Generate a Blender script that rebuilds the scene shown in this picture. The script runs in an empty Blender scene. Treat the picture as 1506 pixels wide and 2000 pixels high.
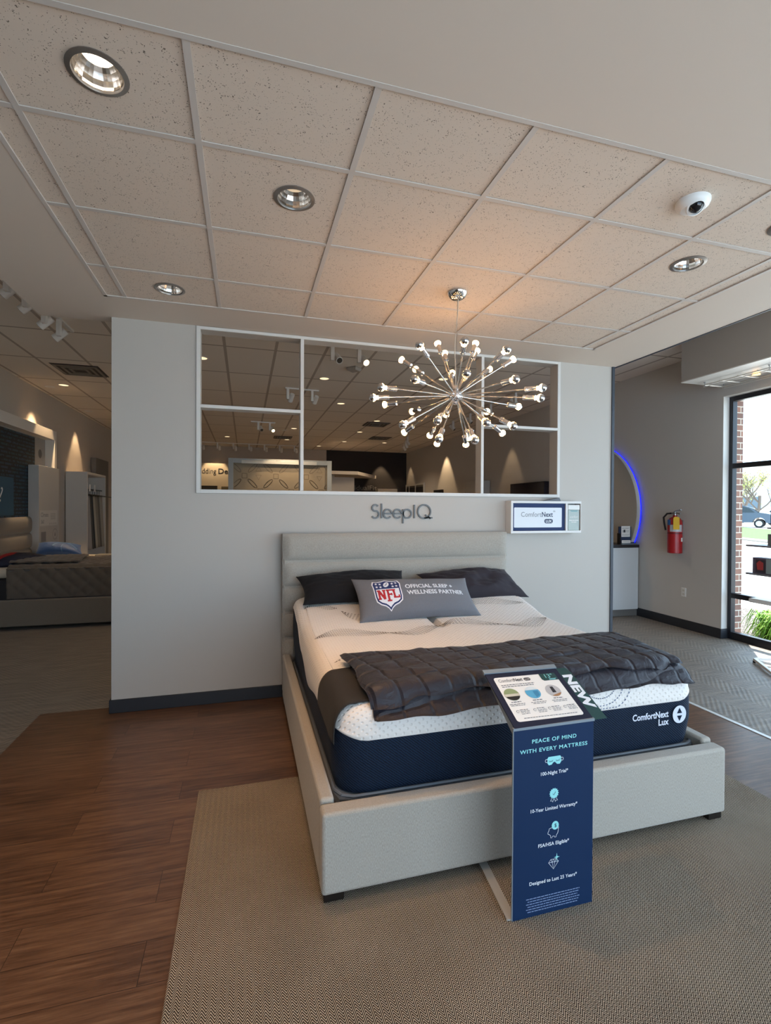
import bpy, bmesh, math, random
from mathutils import Vector, Matrix, noise
sin, cos, pi = math.sin, math.cos, math.pi
SC = bpy.context.scene
COL = SC.collection
random.seed(7)

# ------------------------------------------------------------------ camera
F_PX, YAW, PITCH, ROLL = 961.53, 0.27800, -0.008496, 0.005445
cd = bpy.data.cameras.new('camera'); cam = bpy.data.objects.new('camera', cd); COL.objects.link(cam)
fw = Vector((sin(YAW)*cos(PITCH), cos(YAW)*cos(PITCH), sin(PITCH)))
rt0 = Vector((cos(YAW), -sin(YAW), 0)); up0 = rt0.cross(fw)
rt = rt0*cos(ROLL)+up0*sin(ROLL); up = up0*cos(ROLL)-rt0*sin(ROLL)
cam.matrix_world = Matrix(((rt.x, up.x, -fw.x, -0.0650), (rt.y, up.y, -fw.y, -4.1301), (rt.z, up.z, -fw.z, 1.5622), (0, 0, 0, 1)))
cd.sensor_fit = 'VERTICAL'; cd.sensor_height = 36.0; cd.lens = F_PX*36.0/2000.0
cd.clip_start = 0.05; cd.clip_end = 400
SC.camera = cam

# ------------------------------------------------------------------ light
SC.view_settings.view_transform = 'Standard'; SC.view_settings.look = 'None'
SC.view_settings.gamma = 1.0; SC.view_settings.use_curve_mapping = False
SC.view_settings.exposure = 0.5
w = bpy.data.worlds.new('World'); SC.world = w; w.use_nodes = True
bg = w.node_tree.nodes['Background']; bg.inputs[0].default_value = (0.55, 0.78, 1.0, 1); bg.inputs[1].default_value = 3.0
SUN_DIR = Vector((-0.42, -0.435, -1.0))
sd = bpy.data.lights.new('sun', 'SUN'); sd.energy = 11.0; sd.angle = 0.009; sd.color = (1.0, 0.95, 0.88)
sun = bpy.data.objects.new('sun', sd); COL.objects.link(sun); sun.location = (12, 12, 30)
sun.rotation_euler = SUN_DIR.to_track_quat('-Z', 'Y').to_euler()
def area(name, loc, direction, sx, sy, energy, col):
    ld = bpy.data.lights.new(name, 'AREA'); ld.shape = 'RECTANGLE'; ld.size = sx; ld.size_y = sy; ld.energy = energy; ld.color = col
    o = bpy.data.objects.new(name, ld); COL.objects.link(o); o.location = loc
    o.rotation_euler = Vector(direction).to_track_quat('-Z', 'Y').to_euler(); return o
# daylight coming in by the shop front behind the camera and by the side windows
area('daylight_front', (2.3, -6.75, 1.7), (0, 1, -.1), 5.2, 2.3, 26, (0.22, 0.57, 1.0))
area('daylight_side', (5.95, -2.95, 1.6), (-1, 0, -.1), 4.4, 2.5, 66, (0.50, 0.74, 1.0))
# added upward fill lamps outside the windows, standing in for bounce off paving
area('bounce_fill_front', (2.3, -6.85, .55), (0, .72, .69), 5.2, 1.2, 46, (1.0, 0.78, 0.58))
area('bounce_fill_side', (6.0, -3.2, .55), (-.72, 0, .69), 4.4, 1.2, 4, (1.0, 0.78, 0.58))

# ------------------------------------------------------------------ helpers
def lin(c):
    if isinstance(c, str):
        c = tuple(int(c[i:i+2], 16)/255 for i in (0, 2, 4))
    return tuple((x/12.92 if x <= .04045 else ((x+.055)/1.055)**2.4) for x in c)+(1.0,)
class NT:
    def __init__(s, m):
        s.m = m; s.t = m.node_tree; s.n = s.t.nodes; s.l = s.t.links
        s.b = s.n['Principled BSDF']
    def node(s, typ, **kw):
        nd = s.n.new(typ)
        for k, v in kw.items():
            if k.startswith('i_'): nd.inputs[int(k[2:]) if k[2:].isdigit() else k[2:]].default_value = v
            else: setattr(nd, k, v)
        return nd
    def link(s, a, b): s.l.new(a, b)
    def coord(s, scale=(1, 1, 1), rot=(0, 0, 0), loc=(0, 0, 0)):
        tc = s.node('ShaderNodeTexCoord'); mp = s.node('ShaderNodeMapping')
        mp.inputs['Scale'].default_value = scale; mp.inputs['Rotation'].default_value = rot; mp.inputs['Location'].default_value = loc
        s.link(tc.outputs['Object'], mp.inputs[0]); return mp.outputs[0]
    def math(s, op, a, b=None):
        nd = s.node('ShaderNodeMath', operation=op)
        for i, v in enumerate((a, b)):
            if v is None: continue
            if isinstance(v, (int, float)): nd.inputs[i].default_value = v
            else: s.link(v, nd.inputs[i])
        return nd.outputs[0]
    def ramp(s, fac, stops):
        r = s.node('ShaderNodeValToRGB'); e = r.color_ramp.elements
        while len(e) > 1: e.remove(e[-1])
        e[0].position = stops[0][0]; e[0].color = lin(stops[0][1])
        for p, c in stops[1:]:
            x = e.new(p); x.color = lin(c)
        s.link(fac, r.inputs[0]); return r.outputs[0]
    def bump(s, h, strength=.3, dist=.002):
        b = s.node('ShaderNodeBump'); b.inputs['Strength'].default_value = strength; b.inputs['Distance'].default_value = dist
        s.link(h, b.inputs['Height']); s.link(b.outputs[0], s.b.inputs['Normal'])
    def noise(s, vec, scale, detail=3, rough=.5):
        n = s.node('ShaderNodeTexNoise'); n.inputs['Scale'].default_value = scale; n.inputs['Detail'].default_value = detail
        n.inputs['Roughness'].default_value = rough; s.link(vec, n.inputs['Vector']); return n.outputs[0]
MATS = {}
def mat(name, col, rough=.6, metal=0., spec=.5, emit=None, es=0., sheen=0., bump=None, alpha=None):
    if name in MATS: return MATS[name]
    m = bpy.data.materials.new(name); m.use_nodes = True; b = m.node_tree.nodes['Principled BSDF']
    b.inputs['Base Color'].default_value = lin(col); b.inputs['Roughness'].default_value = rough; b.inputs['Metallic'].default_value = metal
    b.inputs['Specular IOR Level'].default_value = spec
    if sheen: b.inputs['Sheen Weight'].default_value = sheen
    if emit is not None:
        b.inputs['Emission Color'].default_value = lin(emit); b.inputs['Emission Strength'].default_value = es
    if bump:
        k = NT(m); v = k.coord(); k.bump(k.noise(v, bump[0], 2), bump[1], bump[2])
    MATS[name] = m; return m
def fabric(name, c1, c2, scale=400, rough=.9, bs=.4, sheen=.3, stretch=(1, 1, 1)):
    m = mat(name, c1, rough, sheen=sheen, spec=.2); k = NT(m)
    v = k.coord(scale=stretch); n = k.noise(v, scale, 2, .6)
    k.link(k.ramp(n, [(.35, c1), (.65, c2)]), k.b.inputs['Base Color']); k.bump(n, bs, .0015); return m
def glass(name, tint='ffffff', refl=.12):
    m = bpy.data.materials.new(name); m.use_nodes = True; t = m.node_tree; t.nodes.clear()
    o = t.nodes.new('ShaderNodeOutputMaterial'); mx = t.nodes.new('ShaderNodeMixShader'); tr = t.nodes.new('ShaderNodeBsdfTransparent')
    gl = t.nodes.new('ShaderNodeBsdfGlossy'); gl.inputs['Roughness'].default_value = .02; tr.inputs[0].default_value = lin(tint)
    fr = t.nodes.new('ShaderNodeFresnel'); fr.inputs[0].default_value = 1.3
    t.links.new(fr.outputs[0], mx.inputs[0]); t.links.new(tr.outputs[0], mx.inputs[1]); t.links.new(gl.outputs[0], mx.inputs[2]); t.links.new(mx.outputs[0], o.inputs[0])
    return m

def wm(o):
    return (wm(o.parent) @ o.matrix_parent_inverse @ o.matrix_basis) if o.parent else o.matrix_basis
def adopt(o, parent):
    if parent:
        o.parent = parent; o.matrix_parent_inverse = wm(parent).inverted()
def props(o, label=None, cat=None, group=None, kind=None):
    if label: o['label'] = label
    if cat: o['category'] = cat
    if group: o['group'] = group
    if kind: o['kind'] = kind
    return o
def thing(name, label, cat, loc, group=None):
    o = bpy.data.objects.new(name, None); o.empty_display_size = .1; o.location = loc; COL.objects.link(o)
    return props(o, label, cat, group)
class MB:
    def __init__(s): s.v = []; s.f = []
    def add(s, vs, fs):
        n = len(s.v); s.v += [tuple(p) for p in vs]; s.f += [tuple(i+n for i in f) for f in fs]; return s
    def box(s, x0, y0, z0, x1, y1, z1):
        v = [(x, y, z) for x in (x0, x1) for y in (y0, y1) for z in (z0, z1)]
        return s.add(v, [(0, 1, 3, 2), (4, 6, 7, 5), (0, 4, 5, 1), (2, 3, 7, 6), (0, 2, 6, 4), (1, 5, 7, 3)])
    def obox(s, c, ax, ay, az):
        c = Vector(c); ax, ay, az = Vector(ax), Vector(ay), Vector(az)
        v = [c+ax*i+ay*j+az*k for i in (-1, 1) for j in (-1, 1) for k in (-1, 1)]
        return s.add(v, [(0, 1, 3, 2), (4, 6, 7, 5), (0, 4, 5, 1), (2, 3, 7, 6), (0, 2, 6, 4), (1, 5, 7, 3)])
    def frame_of(s, d):
        d = Vector(d).normalized(); a = Vector((0, 0, 1)) if abs(d.z) < .9 else Vector((1, 0, 0))
        x = d.cross(a).normalized(); return x, x.cross(d).normalized(), d
    def lathe(s, prof, o=(0, 0, 0), axis=(0, 0, 1), n=24, a0=0., a1=2*pi):
        x, y, d = s.frame_of(axis); o = Vector(o); vs = []; fs = []
        full = abs(a1-a0-2*pi) < 1e-6; m = n if full else n+1
        for r, h in prof:
            for i in range(m):
                a = a0+(a1-a0)*i/n; vs.append(o+d*h+(x*cos(a)+y*sin(a))*r)
        for j in range(len(prof)-1):
            for i in range(n):
                k = (i+1) % m; fs.append((j*m+i, j*m+k, (j+1)*m+k, (j+1)*m+i))
        return s.add(vs, fs)
    def cyl(s, p0, p1, r, n=16, r1=None):
        p0, p1 = Vector(p0), Vector(p1); L = (p1-p0).length; r1 = r if r1 is None else r1
        return s.lathe([(0.0001, 0), (r, 0), (r1, L), (0.0001, L)], p0, p1-p0, n)
    def tube(s, pts, r, n=8):
        pts = [Vector(p) for p in pts]; vs = []; fs = []; x = None
        for i, p in enumerate(pts):
            d = (pts[min(i+1, len(pts)-1)]-pts[max(i-1, 0)]).normalized()
            if x is None: x, y, _ = s.frame_of(d)
            else:
                x = (x-d*x.dot(d)).normalized(); y = x.cross(d)
            for k in range(n):
                a = 2*pi*k/n; vs.append(p+(x*cos(a)+y*sin(a))*r)
        for i in range(len(pts)-1):
            for k in range(n):
                q = (k+1) % n; fs.append((i*n+k, i*n+q, (i+1)*n+q, (i+1)*n+k))
        fs.append(tuple(range(n))); fs.append(tuple(range((len(pts)-1)*n, len(pts)*n)))
        return s.add(vs, fs)
    def sphere(s, c, r, n=16, m=10, sc=(1, 1, 1)):
        c = Vector(c); vs = []; fs = []
        for j in range(m+1):
            t = pi*j/m
            for i in range(n):
                a = 2*pi*i/n; q = max(sin(t), 1e-4); vs.append(c+Vector((q*cos(a)*sc[0], q*sin(a)*sc[1], cos(t)*sc[2]))*r)
        for j in range(m):
            for i in range(n):
                k = (i+1) % n; fs.append((j*n+i, j*n+k, (j+1)*n+k, (j+1)*n+i))
        return s.add(vs, fs)
    def prism(s, poly, to3, h):          # poly: 2-D outline; to3(x,y,z) -> world; thickness h
        n = len(poly); v = [to3(x, y, 0) for x, y in poly]+[to3(x, y, h) for x, y in poly]
        f = [tuple(range(n))[::-1], tuple(range(n, 2*n))]+[(i, (i+1) % n, n+(i+1) % n, n+i) for i in range(n)]
        return s.add(v, f)
    def grid(s, f, nu, nv, wrap=False):
        vs = [f(i/nu, j/nv) for j in range(nv+1) for i in range(nu+(0 if wrap else 1))]; m = nu if wrap else nu+1
        fs = [(j*m+i, j*m+(i+1) % m, (j+1)*m+(i+1) % m, (j+1)*m+i) for j in range(nv) for i in range(nu)]
        return s.add(vs, fs)
    def build(s, name, m, parent=None, smooth=False, bevel=0., seg=2, recalc=True, merge=0.):
        me = bpy.data.meshes.new(name); me.from_pydata(s.v, [], s.f); me.validate()
        if recalc or merge:
            bm = bmesh.new(); bm.from_mesh(me)
            if merge: bmesh.ops.remove_doubles(bm, verts=bm.verts, dist=merge)
            if recalc: bmesh.ops.recalc_face_normals(bm, faces=bm.faces)
            bm.to_mesh(me); bm.free()
        for mm in (m if isinstance(m, (list, tuple)) else [m]): me.materials.append(mm)
        if smooth:
            me.polygons.foreach_set('use_smooth', [True]*len(me.polygons))
            if smooth != 'all': 
                try: me.set_sharp_from_angle(angle=math.radians(40 if smooth is True else smooth))
                except Exception: pass
        o = bpy.data.objects.new(name, me); COL.objects.link(o); adopt(o, parent)
        if bevel:
            b = o.modifiers.new('bevel', 'BEVEL'); b.width = bevel; b.segments = seg; b.limit_method = 'ANGLE'; b.angle_limit = math.radians(40)
            b.harden_normals = False
            me.polygons.foreach_set('use_smooth', [True]*len(me.polygons))
            try: me.set_sharp_from_angle(angle=math.radians(60))
            except Exception: pass
        return o
def struct(o, label=None): o['kind'] = 'structure'; return o
def copy_tree(o, parent=None):
    c = o.copy(); COL.objects.link(c)
    if parent: c.parent = parent
    for ch in list(o.children): copy_tree(ch, c)
    return c
def smooth01(t): t = max(0., min(1., t)); return t*t*(3-2*t)
def lerp_tab(x, tab):
    if x <= tab[0][0]: return tab[0][1]
    for (a, b), (c, d) in zip(tab, tab[1:]):
        if x <= c: return b+(d-b)*smooth01((x-a)/(c-a))
    return tab[-1][1]
# flat mesh of text in its own xy plane -> list of verts and polys
def text_mesh(body, size, bold=0., space=1., align='LEFT', shear=0., line=1.):
    cu = bpy.data.curves.new('t', 'FONT'); cu.body = body; cu.size = size; cu.offset = bold; cu.space_character = space
    cu.align_x = align; cu.shear = shear; cu.resolution_u = 3; cu.space_line = line; cu.fill_mode = 'BOTH' if hasattr(cu, 'fill_mode') else 'BOTH'
    o = bpy.data.objects.new('t', cu); COL.objects.link(o)
    me = bpy.data.meshes.new_from_object(o.evaluated_get(bpy.context.evaluated_depsgraph_get()))
    vs = [v.co.copy() for v in me.vertices]; fs = [tuple(p.vertices) for p in me.polygons]
    bpy.data.objects.remove(o); bpy.data.curves.remove(cu); bpy.data.meshes.remove(me)
    return vs, fs
def conform(name, vs, fs, fn, m, parent, maxlen=None):
    me = bpy.data.meshes.new(name); me.from_pydata([tuple(v) for v in vs], [], fs)
    if maxlen:
        bm = bmesh.new(); bm.from_mesh(me)
        bmesh.ops.triangulate(bm, faces=bm.faces)
        for _ in range(5):
            es = [e for e in bm.edges if e.calc_length() > maxlen]
            if not es: break
            bmesh.ops.subdivide_edges(bm, edges=es, cuts=1); bmesh.ops.triangulate(bm, faces=bm.faces)
        bm.to_mesh(me); bm.free()
    for v in me.vertices: v.co = fn(v.co.x, v.co.y)
    me.materials.append(m); o = bpy.data.objects.new(name, me); COL.objects.link(o); adopt(o, parent); return o
def label_text(name, body, size, fn, m, parent, **kw):
    ml = kw.pop('maxlen', None); sx = kw.pop('sx', 1.); fit = kw.pop('fit', None); pos = kw.pop('at', (0, 0))
    vs, fs = text_mesh(body, size, **kw)
    if fit:
        a = min(v.x for v in vs); b = max(v.x for v in vs); sx = fit/(b-a)
    return conform(name, [Vector((v.x*sx+pos[0], v.y+pos[1], 0)) for v in vs], fs, fn, m, parent, ml)
def stroke(pts, wd, closed=False):       # flat ribbon along a polyline
    n = len(pts); P = [Vector(p).to_2d() for p in pts]; vs = []; fs = []
    for i in range(n):
        a = P[(i-1) % n] if (closed or i > 0) else P[i]; b = P[(i+1) % n] if (closed or i < n-1) else P[i]
        d = (b-a); d = d.normalized() if d.length else Vector((1, 0)); k = Vector((-d.y, d.x))*wd/2
        vs += [P[i]+k, P[i]-k]
    for i in range(n if closed else n-1):
        j = (i+1) % n; fs.append((2*i, 2*i+1, 2*j+1, 2*j))
    return [Vector((v.x, v.y, 0)) for v in vs], fs
def joinm(parts):
    V = []; F = []
    for vs, fs in parts:
        n = len(V); V += list(vs); F += [tuple(i+n for i in f) for f in fs]
    return V, F
def arc(cx, cy, rx, ry, a0, a1, n=16):
    return [(cx+rx*cos(math.radians(a0+(a1-a0)*i/n)), cy+ry*sin(math.radians(a0+(a1-a0)*i/n))) for i in range(n+1)]
def poly(pts): return [Vector((x, y, 0)) for x, y in pts], [tuple(range(len(pts)))]

# ------------------------------------------------------------------ materials
WHITE = mat('partition_paint', 'bab4ac', .55, spec=.3)
CLOUDW = mat('drywall_paint', 'd2c5b8', .7, spec=.2)
GREYW = mat('grey_wall_paint', 'c6c2bd', .65, spec=.2, bump=(90, .15, .002))
BROWNW = mat('store_wall_paint', 'bbb0a4', .7, spec=.2)
DARKW = mat('dark_feature_wall', '2c2a2b', .7, spec=.2)
TRIMW = mat('white_trim', 'd3d1cc', .4)
BASEB = mat('dark_baseboard', '26292f', .45)
DARKTRIM = mat('dark_edge_trim', '343a44', .5)
FRAMEM = mat('dark_window_frame', '23242a', .35, metal=.2)
CHROME = mat('chrome', 'e6e6e8', .07, metal=1.)
STEEL = mat('brushed_steel', 'a9abac', .3, metal=1.)
BLACK = mat('black_plastic', '141416', .4)
WHITEP = mat('white_plastic', 'e8e8e6', .35)
GLASS = glass('window_glass')
PAPER = mat('white_card', 'eceae6', .5)
INK = mat('dark_ink', '2b2f3a', .6)
GREYINK = mat('grey_ink', '6c7078', .6)
def tilemat():
    m = mat('acoustic_tile', 'd8c9ba', .9, spec=.1); k = NT(m); v = k.coord()
    vo = k.node('ShaderNodeTexVoronoi'); vo.inputs['Scale'].default_value = 130; vo.inputs['Randomness'].default_value = 1
    v2 = k.node('ShaderNodeMixRGB'); v2.blend_type = 'ADD'; v2.inputs[0].default_value = .02
    nz = k.node('ShaderNodeTexNoise'); nz.inputs['Scale'].default_value = 60; k.link(v, nz.inputs['Vector'])
    k.link(v, v2.inputs[1]); k.link(nz.outputs['Color'], v2.inputs[2]); k.link(v2.outputs[0], vo.inputs['Vector'])
    n = k.noise(v, 45, 1)
    d = k.math('ADD', vo.outputs['Distance'], k.math('MULTIPLY', n, .55))
    c = k.ramp(d, [(0, '74685e'), (.425, '74685e'), (.475, 'd8c9ba'), (1, 'd8c9ba')])
    k.link(c, k.b.inputs['Base Color']); k.bump(k.math('MINIMUM', d, .45), .5, .004); return m
TILE = tilemat()
GRIDM = mat('ceiling_grid_metal', 'c9c1ba', .5)
def storeceil():
    m = mat('store_ceiling_tile', 'd2c8bc', .85, spec=.1); k = NT(m); v = k.coord(loc=(.31, .22, 0))
    br = k.node('ShaderNodeTexBrick', offset=0., squash=1.); k.link(v, br.inputs['Vector'])
    for nm, val in (('Color1', lin('e6dccf')), ('Color2', lin('e2d8cc')), ('Mortar', lin('b3a699'))): br.inputs[nm].default_value = val
    br.inputs['Scale'].default_value = 1; br.inputs['Mortar Size'].default_value = .018; br.inputs['Mortar Smooth'].default_value = 0
    br.inputs['Brick Width'].default_value = .6096; br.inputs['Row Height'].default_value = 1.2192
    k.link(br.outputs[0], k.b.inputs['Base Color']); return m
SCEIL = storeceil()
def woodmat():
    m = mat('walnut_plank', '6b4630', .30, spec=.5); k = NT(m); v = k.coord(loc=(.4, .07, 0))
    br = k.node('ShaderNodeTexBrick', offset=.37, squash=1.); k.link(v, br.inputs['Vector'])
    br.inputs['Color1'].default_value = (0, 0, 0, 1); br.inputs['Color2'].default_value = (1, 1, 1, 1); br.inputs['Mortar'].default_value = (.5, .5, .5, 1)
    br.inputs['Scale'].default_value = 1; br.inputs['Mortar Size'].default_value = .0012; br.inputs['Mortar Smooth'].default_value = .1
    br.inputs['Brick Width'].default_value = 1.22; br.inputs['Row Height'].default_value = .178
    g = k.node('ShaderNodeMapping'); g.inputs['Scale'].default_value = (1.6, 22, 1); k.link(v, g.inputs[0])
    off = k.node('ShaderNodeVectorMath', operation='ADD'); k.link(g.outputs[0], off.inputs[0])
    sep = k.node('ShaderNodeCombineXYZ'); k.link(k.math('MULTIPLY', br.outputs[0], 37.), sep.inputs[0]); k.link(sep.outputs[0], off.inputs[1])
    n1 = k.noise(off.outputs[0], 2.2, 6, .62)
    g2 = k.node('ShaderNodeMapping'); g2.inputs['Scale'].default_value = (4, 90, 1); k.link(v, g2.inputs[0])
    n2 = k.noise(g2.outputs[0], 3, 3, .6)
    t = k.math('ADD', k.math('MULTIPLY', n1, .75), k.math('ADD', k.math('MULTIPLY', n2, .25), k.math('MULTIPLY', k.math('SUBTRACT', br.outputs[0], .5), .11)))
    c = k.ramp(t, [(.30, '37251a'), (.45, '543a29'), (.56, '684b36'), (.72, '7d6048')])
    mx = k.node('ShaderNodeMixRGB'); k.link(br.outputs['Fac'], mx.inputs[0]); k.link(c, mx.inputs[1]); mx.inputs[2].default_value = lin('2a1911')
    k.link(mx.outputs[0], k.b.inputs['Base Color']); k.bump(k.math('SUBTRACT', n2, k.math('MULTIPLY', br.outputs['Fac'], 1.)), .25, .001)
    return m
WOOD = woodmat()
def carpetmat():
    m = mat('herringbone_carpet', '8a7d70', .5, spec=.8, sheen=.08); k = NT(m); v = k.coord(rot=(0, 0, .0))
    sp = k.node('ShaderNodeSeparateXYZ'); k.link(v, sp.inputs[0])
    tri = k.math('PINGPONG', sp.outputs[0], .23)
    s = k.math('SINE', k.math('MULTIPLY', k.math('ADD', sp.outputs[1], tri), 2*pi/.05))
    g = k.node('ShaderNodeMapping'); g.inputs['Scale'].default_value = (1.2, 9, 1); k.link(v, g.inputs[0])
    n = k.noise(g.outputs[0], 3, 4, .6); n2 = k.noise(v, 260, 2)
    t = k.math('ADD', k.math('MULTIPLY', s, .065), k.math('ADD', k.math('MULTIPLY', n, .75), k.math('MULTIPLY', n2, .3)))
    k.link(k.ramp(t, [(.3, '4a4139'), (.55, '716558'), (.8, '90826f')]), k.b.inputs['Base Color'])
    k.bump(k.math('ADD', k.math('MULTIPLY', s, .5), n2), .3, .004); return m
CARPET = carpetmat()
def rugmat():
    m = mat('chevron_rug', '8a7d6e', .95, spec=.1); k = NT(m); v = k.coord(); sp = k.node('ShaderNodeSeparateXYZ'); k.link(v, sp.inputs[0])
    wob = k.math('MULTIPLY', k.math('SUBTRACT', k.noise(v, 35, 2), .5), .003)
    tri = k.math('MULTIPLY', k.math('PINGPONG', sp.outputs[0], .0135), 1.5)
    ph = k.math('ADD', k.math('ADD', sp.outputs[1], tri), wob)
    s = k.math('SINE', k.math('MULTIPLY', ph, 2*pi/.0098)); n = k.noise(v, 300, 2); n3 = k.noise(v, 2.5, 2)
    t = k.math('ADD', k.math('MULTIPLY', s, .42), k.math('ADD', k.math('MULTIPLY', n, .35), k.math('MULTIPLY', n3, .2)))
    k.link(k.ramp(t, [(.05, '352d26'), (.32, '4e433a'), (.46, 'a69886'), (.8, 'c8baa8')]), k.b.inputs['Base Color'])
    k.bump(t, .5, .003); return m
RUG = rugmat()
def brickmat():
    m = mat('red_brick', '8a6456', .85); k = NT(m); tc = k.node('ShaderNodeTexCoord'); mp = k.node('ShaderNodeMapping'); mp.inputs['Rotation'].default_value = (pi/2, 0, 0)
    k.link(tc.outputs['Object'], mp.inputs[0]); br = k.node('ShaderNodeTexBrick'); k.link(mp.outputs[0], br.inputs['Vector'])
    br.inputs['Color1'].default_value = lin('8e6656'); br.inputs['Color2'].default_value = lin('75574d'); br.inputs['Mortar'].default_value = lin('c9bdae')
    br.inputs['Scale'].default_value = 1; br.inputs['Brick Width'].default_value = .2; br.inputs['Row Height'].default_value = .075; br.inputs['Mortar Size'].default_value = .006
    k.link(br.outputs[0], k.b.inputs['Base Color']); return m
BRICK = brickmat()
# ------------------------------------------------------------------ setting
ZC = 2.983; ZS = 3.53; XL, XR, YB, YF = -3.42, 5.5, 12.7, -6.5
struct(MB().box(XL-.15, YF-.15, -.12, XR+.15, YB+.15, -.003).build('floor', CARPET))
struct(MB().box(-1.535, YF+.01, -.01, 3.38, .115, 0.0).build('floor.001', WOOD))
struct(MB().box(3.38, YF+.01, -.012, 3.412, .115, .004).build('trim_1', mat('metal_floor_strip', 'd8d8d6', .35, metal=.4)))
struct(MB().box(XL-.15, YF-.15, ZS, 5.95, YB+.15, ZS+.15).build('ceiling', SCEIL))
struct(MB().box(XL-.15, YF, -.1, XL, YB, ZS).build('wall_left', BROWNW))
struct(MB().box(XL-.15, YB, -.1, XR+.15, YB+.15, ZS).build('wall_back', BROWNW))
struct(MB().box(2.62, YB-.03, 0, XR, YB, ZS).build('wall_back.001', DARKW))
# right wall with two window openings (the near one is behind the frame edge)
WT = 2.93; W1 = (.49, -2.55); W2 = (-2.9, -5.9)
m = MB()
m.box(XR, W1[0], -.1, XR+.12, YB, ZS).box(XR, YF, WT, XR+.12, W1[0], ZS).box(XR, W2[0], -.1, XR+.12, W1[1], WT).box(XR, YF, -.1, XR+.12, W2[1], WT)
struct(m.build('wall_right', GREYW))
m = MB()
m.box(XR+.16, W1[0]+.095, -.15, XR+.44, YB, ZS).box(XR+.16, YF, WT+.05, XR+.44, W1[0]+.095, ZS).box(XR+.16, W2[0], -.15, XR+.44, W1[1], WT+.05).box(XR+.16, YF, -.15, XR+.44, W2[1], WT+.05)
struct(m.build('wall_outside', BRICK))
struct(MB().box(XR-.001, W1[0]-.004, .105, XR+.125, W1[0]+.004, WT).box(XR-.001, W1[1], WT-.004, XR+.125, W1[0], WT+.004).build('trim_2', TRIMW))
def window(name, y0, y1):
    m = MB(); x0, x1 = XR+.09, XR+.16; b = .05
    m.box(x0, y0-b, -.003, x1, y0, WT).box(x0, y1, -.003, x1, y1+b, WT)
    m.box(x0, y1+b, WT-.06, x1, y0-b, WT).box(x0, y1+b, -.003, x1, y0-b, .085)
    for z in (.525, 2.09): m.box(x0, y1+b, z-.03, x1, y0-b, z+.03)
    o = struct(m.build(name, FRAMEM, bevel=.003))
    g = MB()
    g.add([(x0+.035, y0-b, .08), (x0+.035, y1+b, .08), (x0+.035, y1+b, WT-.05), (x0+.035, y0-b, WT-.05)], [(0, 1, 2, 3)])
    g.build('glass_pane', GLASS, o); return o
window('window_2', *W1); window('window_3', *W2)
# front wall behind the camera, with the shop window
m = MB(); FX = (-.3, 5.0)
m.box(XL-.15, YF-.15, -.1, FX[0], YF, ZS).box(FX[1], YF-.15, -.1, XR+.15, YF, ZS).box(FX[0], YF-.15, 2.95, FX[1], YF, ZS).box(FX[0], YF-.15, -.1, FX[1], YF, .1)
struct(m.build('wall_front', GREYW))
m = MB()
for x in (FX[0], 1.45, 3.2, FX[1]-.06): m.box(x, YF-.11, .1, x+.06, YF-.04, 2.95)
m.box(FX[0], YF-.11, .1, FX[1], YF-.04, .16).box(FX[0], YF-.11, 2.89, FX[1], YF-.04, 2.95)
o = struct(m.build('window_4', FRAMEM))
MB().add([(FX[0], YF-.07, .12), (FX[1], YF-.07, .12), (FX[1], YF-.07, 2.92), (FX[0], YF-.07, 2.92)], [(0, 1, 2, 3)]).build('glass_pane', GLASS, o)
# bulkhead over the right window
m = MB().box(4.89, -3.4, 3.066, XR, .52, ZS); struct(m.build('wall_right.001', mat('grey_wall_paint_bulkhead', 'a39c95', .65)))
struct(MB().box(4.885, -3.41, 3.058, XR, .525, 3.068).build('trim_3', TRIMW))
# baseboards
struct(MB().box(XR-.016, W1[0], -.003, XR, YB, .115).box(XR-.016, W1[0]-.014, -.003, XR+.088, W1[0], .115).build('baseboard_right', BASEB, bevel=.003))
struct(MB().box(XL, YF, -.003, XL+.014, YB, .1).build('baseboard_left', BASEB))
struct(MB().box(XL, YB-.014, -.003, 2.62, YB, .1).build('baseboard_back', BASEB))
# partition behind the bed
X0, X1, OT, OB, OX0, OX1 = -1.032, 3.459, 2.955, 1.70, -.405, 2.832
m = MB().box(X0, 0, 0, OX0, .115, ZC).box(OX1, 0, 0, X1, .115, ZC).box(OX0, 0, 0, OX1, .115, OB).box(OX0, 0, OT, OX1, .115, ZC)
struct(m.build('wall_center', WHITE, merge=.0001))
struct(MB().box(X0-.014, -.014, 0, X1, 0, .1).box(X0-.014, 0, 0, X0, .129, .1).build('baseboard_center', BASEB, bevel=.003))
struct(MB().box(X1, -.012, 0, X1+.03, .125, ZC).build('trim_4', DARKTRIM))
m = MB(); t = .03; p = -.012
m.box(OX0-t, p, OB-t, OX0, .0, OT+.024).box(OX1, p, OB-t, OX1+t, .0, OT+.024).box(OX0, p, OT, OX1, .0, OT+.024).box(OX0, p, OB-t, OX1, 0, OB)
JX = mat('jamb_paint', 'd2cbc4', .6)
for x in (.387, 2.035): m.box(x-.014, p, OB, x+.014, .1, OT)
m.box(OX0, p, 2.342, .373, .1, 2.368).box(2.049, p, 2.315, OX1, .1, 2.341)
struct(m.build('window_1', TRIMW, bevel=.002))
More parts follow.
